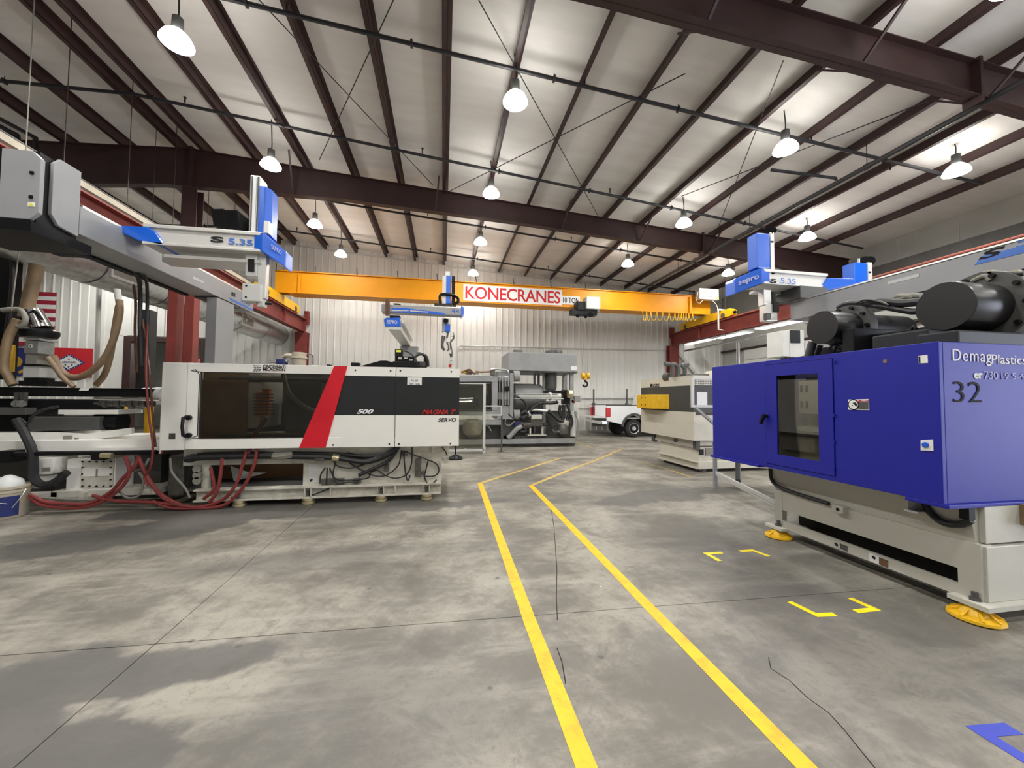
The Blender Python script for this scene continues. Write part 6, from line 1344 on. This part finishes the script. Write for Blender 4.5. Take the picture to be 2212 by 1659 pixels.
yg = build('guard_post', MB().cyl((at(262, 895, Y=8.8).x, 8.8, 0), (at(262, 895, Y=8.8).x, 8.8, 1.6), .09), M['yellow'], label='yellow guard post behind the injection unit', cat='post')
yg2 = build('guard_post', MB().cyl((at(322, 895, Y=8.8).x, 8.8, 0), (at(322, 895, Y=8.8).x, 8.8, 1.6), .07), M['yellow'], label='slimmer yellow guard post beside the end of the white machine', cat='post')

# ================================================================ floor tape
def tape(name, pts, wd, m, label, cat='floor marking', group=None, z=.0008, closed=False):
    P = [Vector(p) for p in pts]; L_ = []; R_ = []
    for i, p in enumerate(P):
        d0 = (p - P[i - 1]).normalized() if i else None; d1 = (P[i + 1] - p).normalized() if i < len(P) - 1 else None
        d0 = d0 or d1; d1 = d1 or d0
        n0 = Vector((-d0.y, d0.x, 0)); n1 = Vector((-d1.y, d1.x, 0)); n = (n0 + n1).normalized(); k = wd / 2 / max(.35, n.dot(n0))
        L_.append(p + n * k); R_.append(p - n * k)
    mb = MB()
    for i in range(len(P) - 1):
        mb.hexa([L_[i] + Vector((0, 0, z)), R_[i] + Vector((0, 0, z)), R_[i + 1] + Vector((0, 0, z)), L_[i + 1] + Vector((0, 0, z))] + [v + Vector((0, 0, z + .0012)) for v in (L_[i], R_[i], R_[i + 1], L_[i + 1])])
    return build(name, mb, M[m], label=label, cat=cat, group=group)
g = lambda x, y: at(x, y, Z=0)
tape('aisle_line', [(.665, 1.2, 0), g(1266, 1655), g(1144, 1340), g(1037, 1044)], .098, 'tape', 'left one of the two long yellow aisle lines on the floor')
tape('aisle_line', [g(1037, 1044), g(1177, 1000), g(1212, 989)], .085, 'faded', 'worn yellow line turning right from the far end of the left aisle line', z=.0004)
tape('aisle_line', [(1.62, 1.1, 0), g(1740, 1656), g(1440, 1350), g(1147, 1049)], .098, 'tape', 'right one of the two long yellow aisle lines on the floor')
tape('aisle_line', [g(1147, 1049), g(1240, 1011), g(1290, 993), g(1345, 969)], .085, 'faded', 'worn yellow line turning right from the far end of the right aisle line', z=.0004)
tape('aisle_line', [g(1246, 955), g(1280, 967)], .07, 'faded', 'short worn yellow line right of the old grey machine')
tape('aisle_line', [g(1381, 997), g(1430, 1010), g(1492, 1030)], .05, 'faded', 'thin yellow line along the cream machine')
tape('corner_mark', [g(1560, 1194), g(1526, 1196), g(1555, 1212)], .05, 'tape2', 'bright yellow tape corner at the far left of the four by the blue machine', group='yellow tape corners')
tape('corner_mark', [g(1598, 1191), g(1626, 1189), g(1662, 1202)], .05, 'tape2', 'bright yellow tape corner nearest the far yellow foot pad', group='yellow tape corners')
tape('corner_mark', [g(1705, 1300), g(1765, 1329), g(1803, 1327)], .05, 'tape2', 'bright yellow tape corner at the near left of the four', group='yellow tape corners')
tape('corner_mark', [g(1836, 1292), g(1890, 1316), g(1848, 1321)], .05, 'tape2', 'bright yellow tape corner at the near right of the four, pointing right', group='yellow tape corners')
tape('corner_mark', [g(2190, 1574), g(2118, 1580), g(2230, 1650)], .07, 'tapeb', 'blue tape corner on the floor in front of the blue machine')

# bus bar rail above the left runway, bent gas pipes at the roof edge, dark band on the right wall
a = at(172, 396, X=-6.7); b_ = at(560, 628, X=-6.7)
bb_ = thing('bus_bar', 'beige crane bus bar rail running above the red runway beam near the air duct', 'rail', (-6.7, 10, a.z))
build('rail_run', MB().box((-6.75, 6.0, a.z - .06), (-6.65, 17.5, a.z + .06)), M['beigep'], bb_)
build('rail_edge', MB().box((-6.76, 6.0, a.z + .06), (-6.64, 17.5, a.z + .08)), M['dgrey'], bb_)
for k in range(8): build('hanger', MB().cyl((-6.70, 6.6 + 1.4 * k, a.z + .08), (-6.70, 6.6 + 1.4 * k, 8.5), .007, n=6), M['purlin'], bb_)
for k, pts in enumerate((((-40, 236), (68, 293), (76, 300), (78, 318)), ((-40, 252), (30, 288), (38, 294), (40, 304)))):
    build('gas_pipe', MB().tube([roof_at(x, y, .32) for x, y in pts], .045, 8, 2), M['pipe'], label=['dark bent pipe under the roof above the robot control box', 'second dark bent pipe just left of the first above the robot control box'][k], cat='pipe')
zl, zh = at(2000, 566, X=XR - .3).z, at(2000, 543, X=XR - .3).z
build('eave_band', MB().box((XR - .3, 1.0, zl), (XR - .02, 11.2, zh)), M['dgrey'], wall_right)
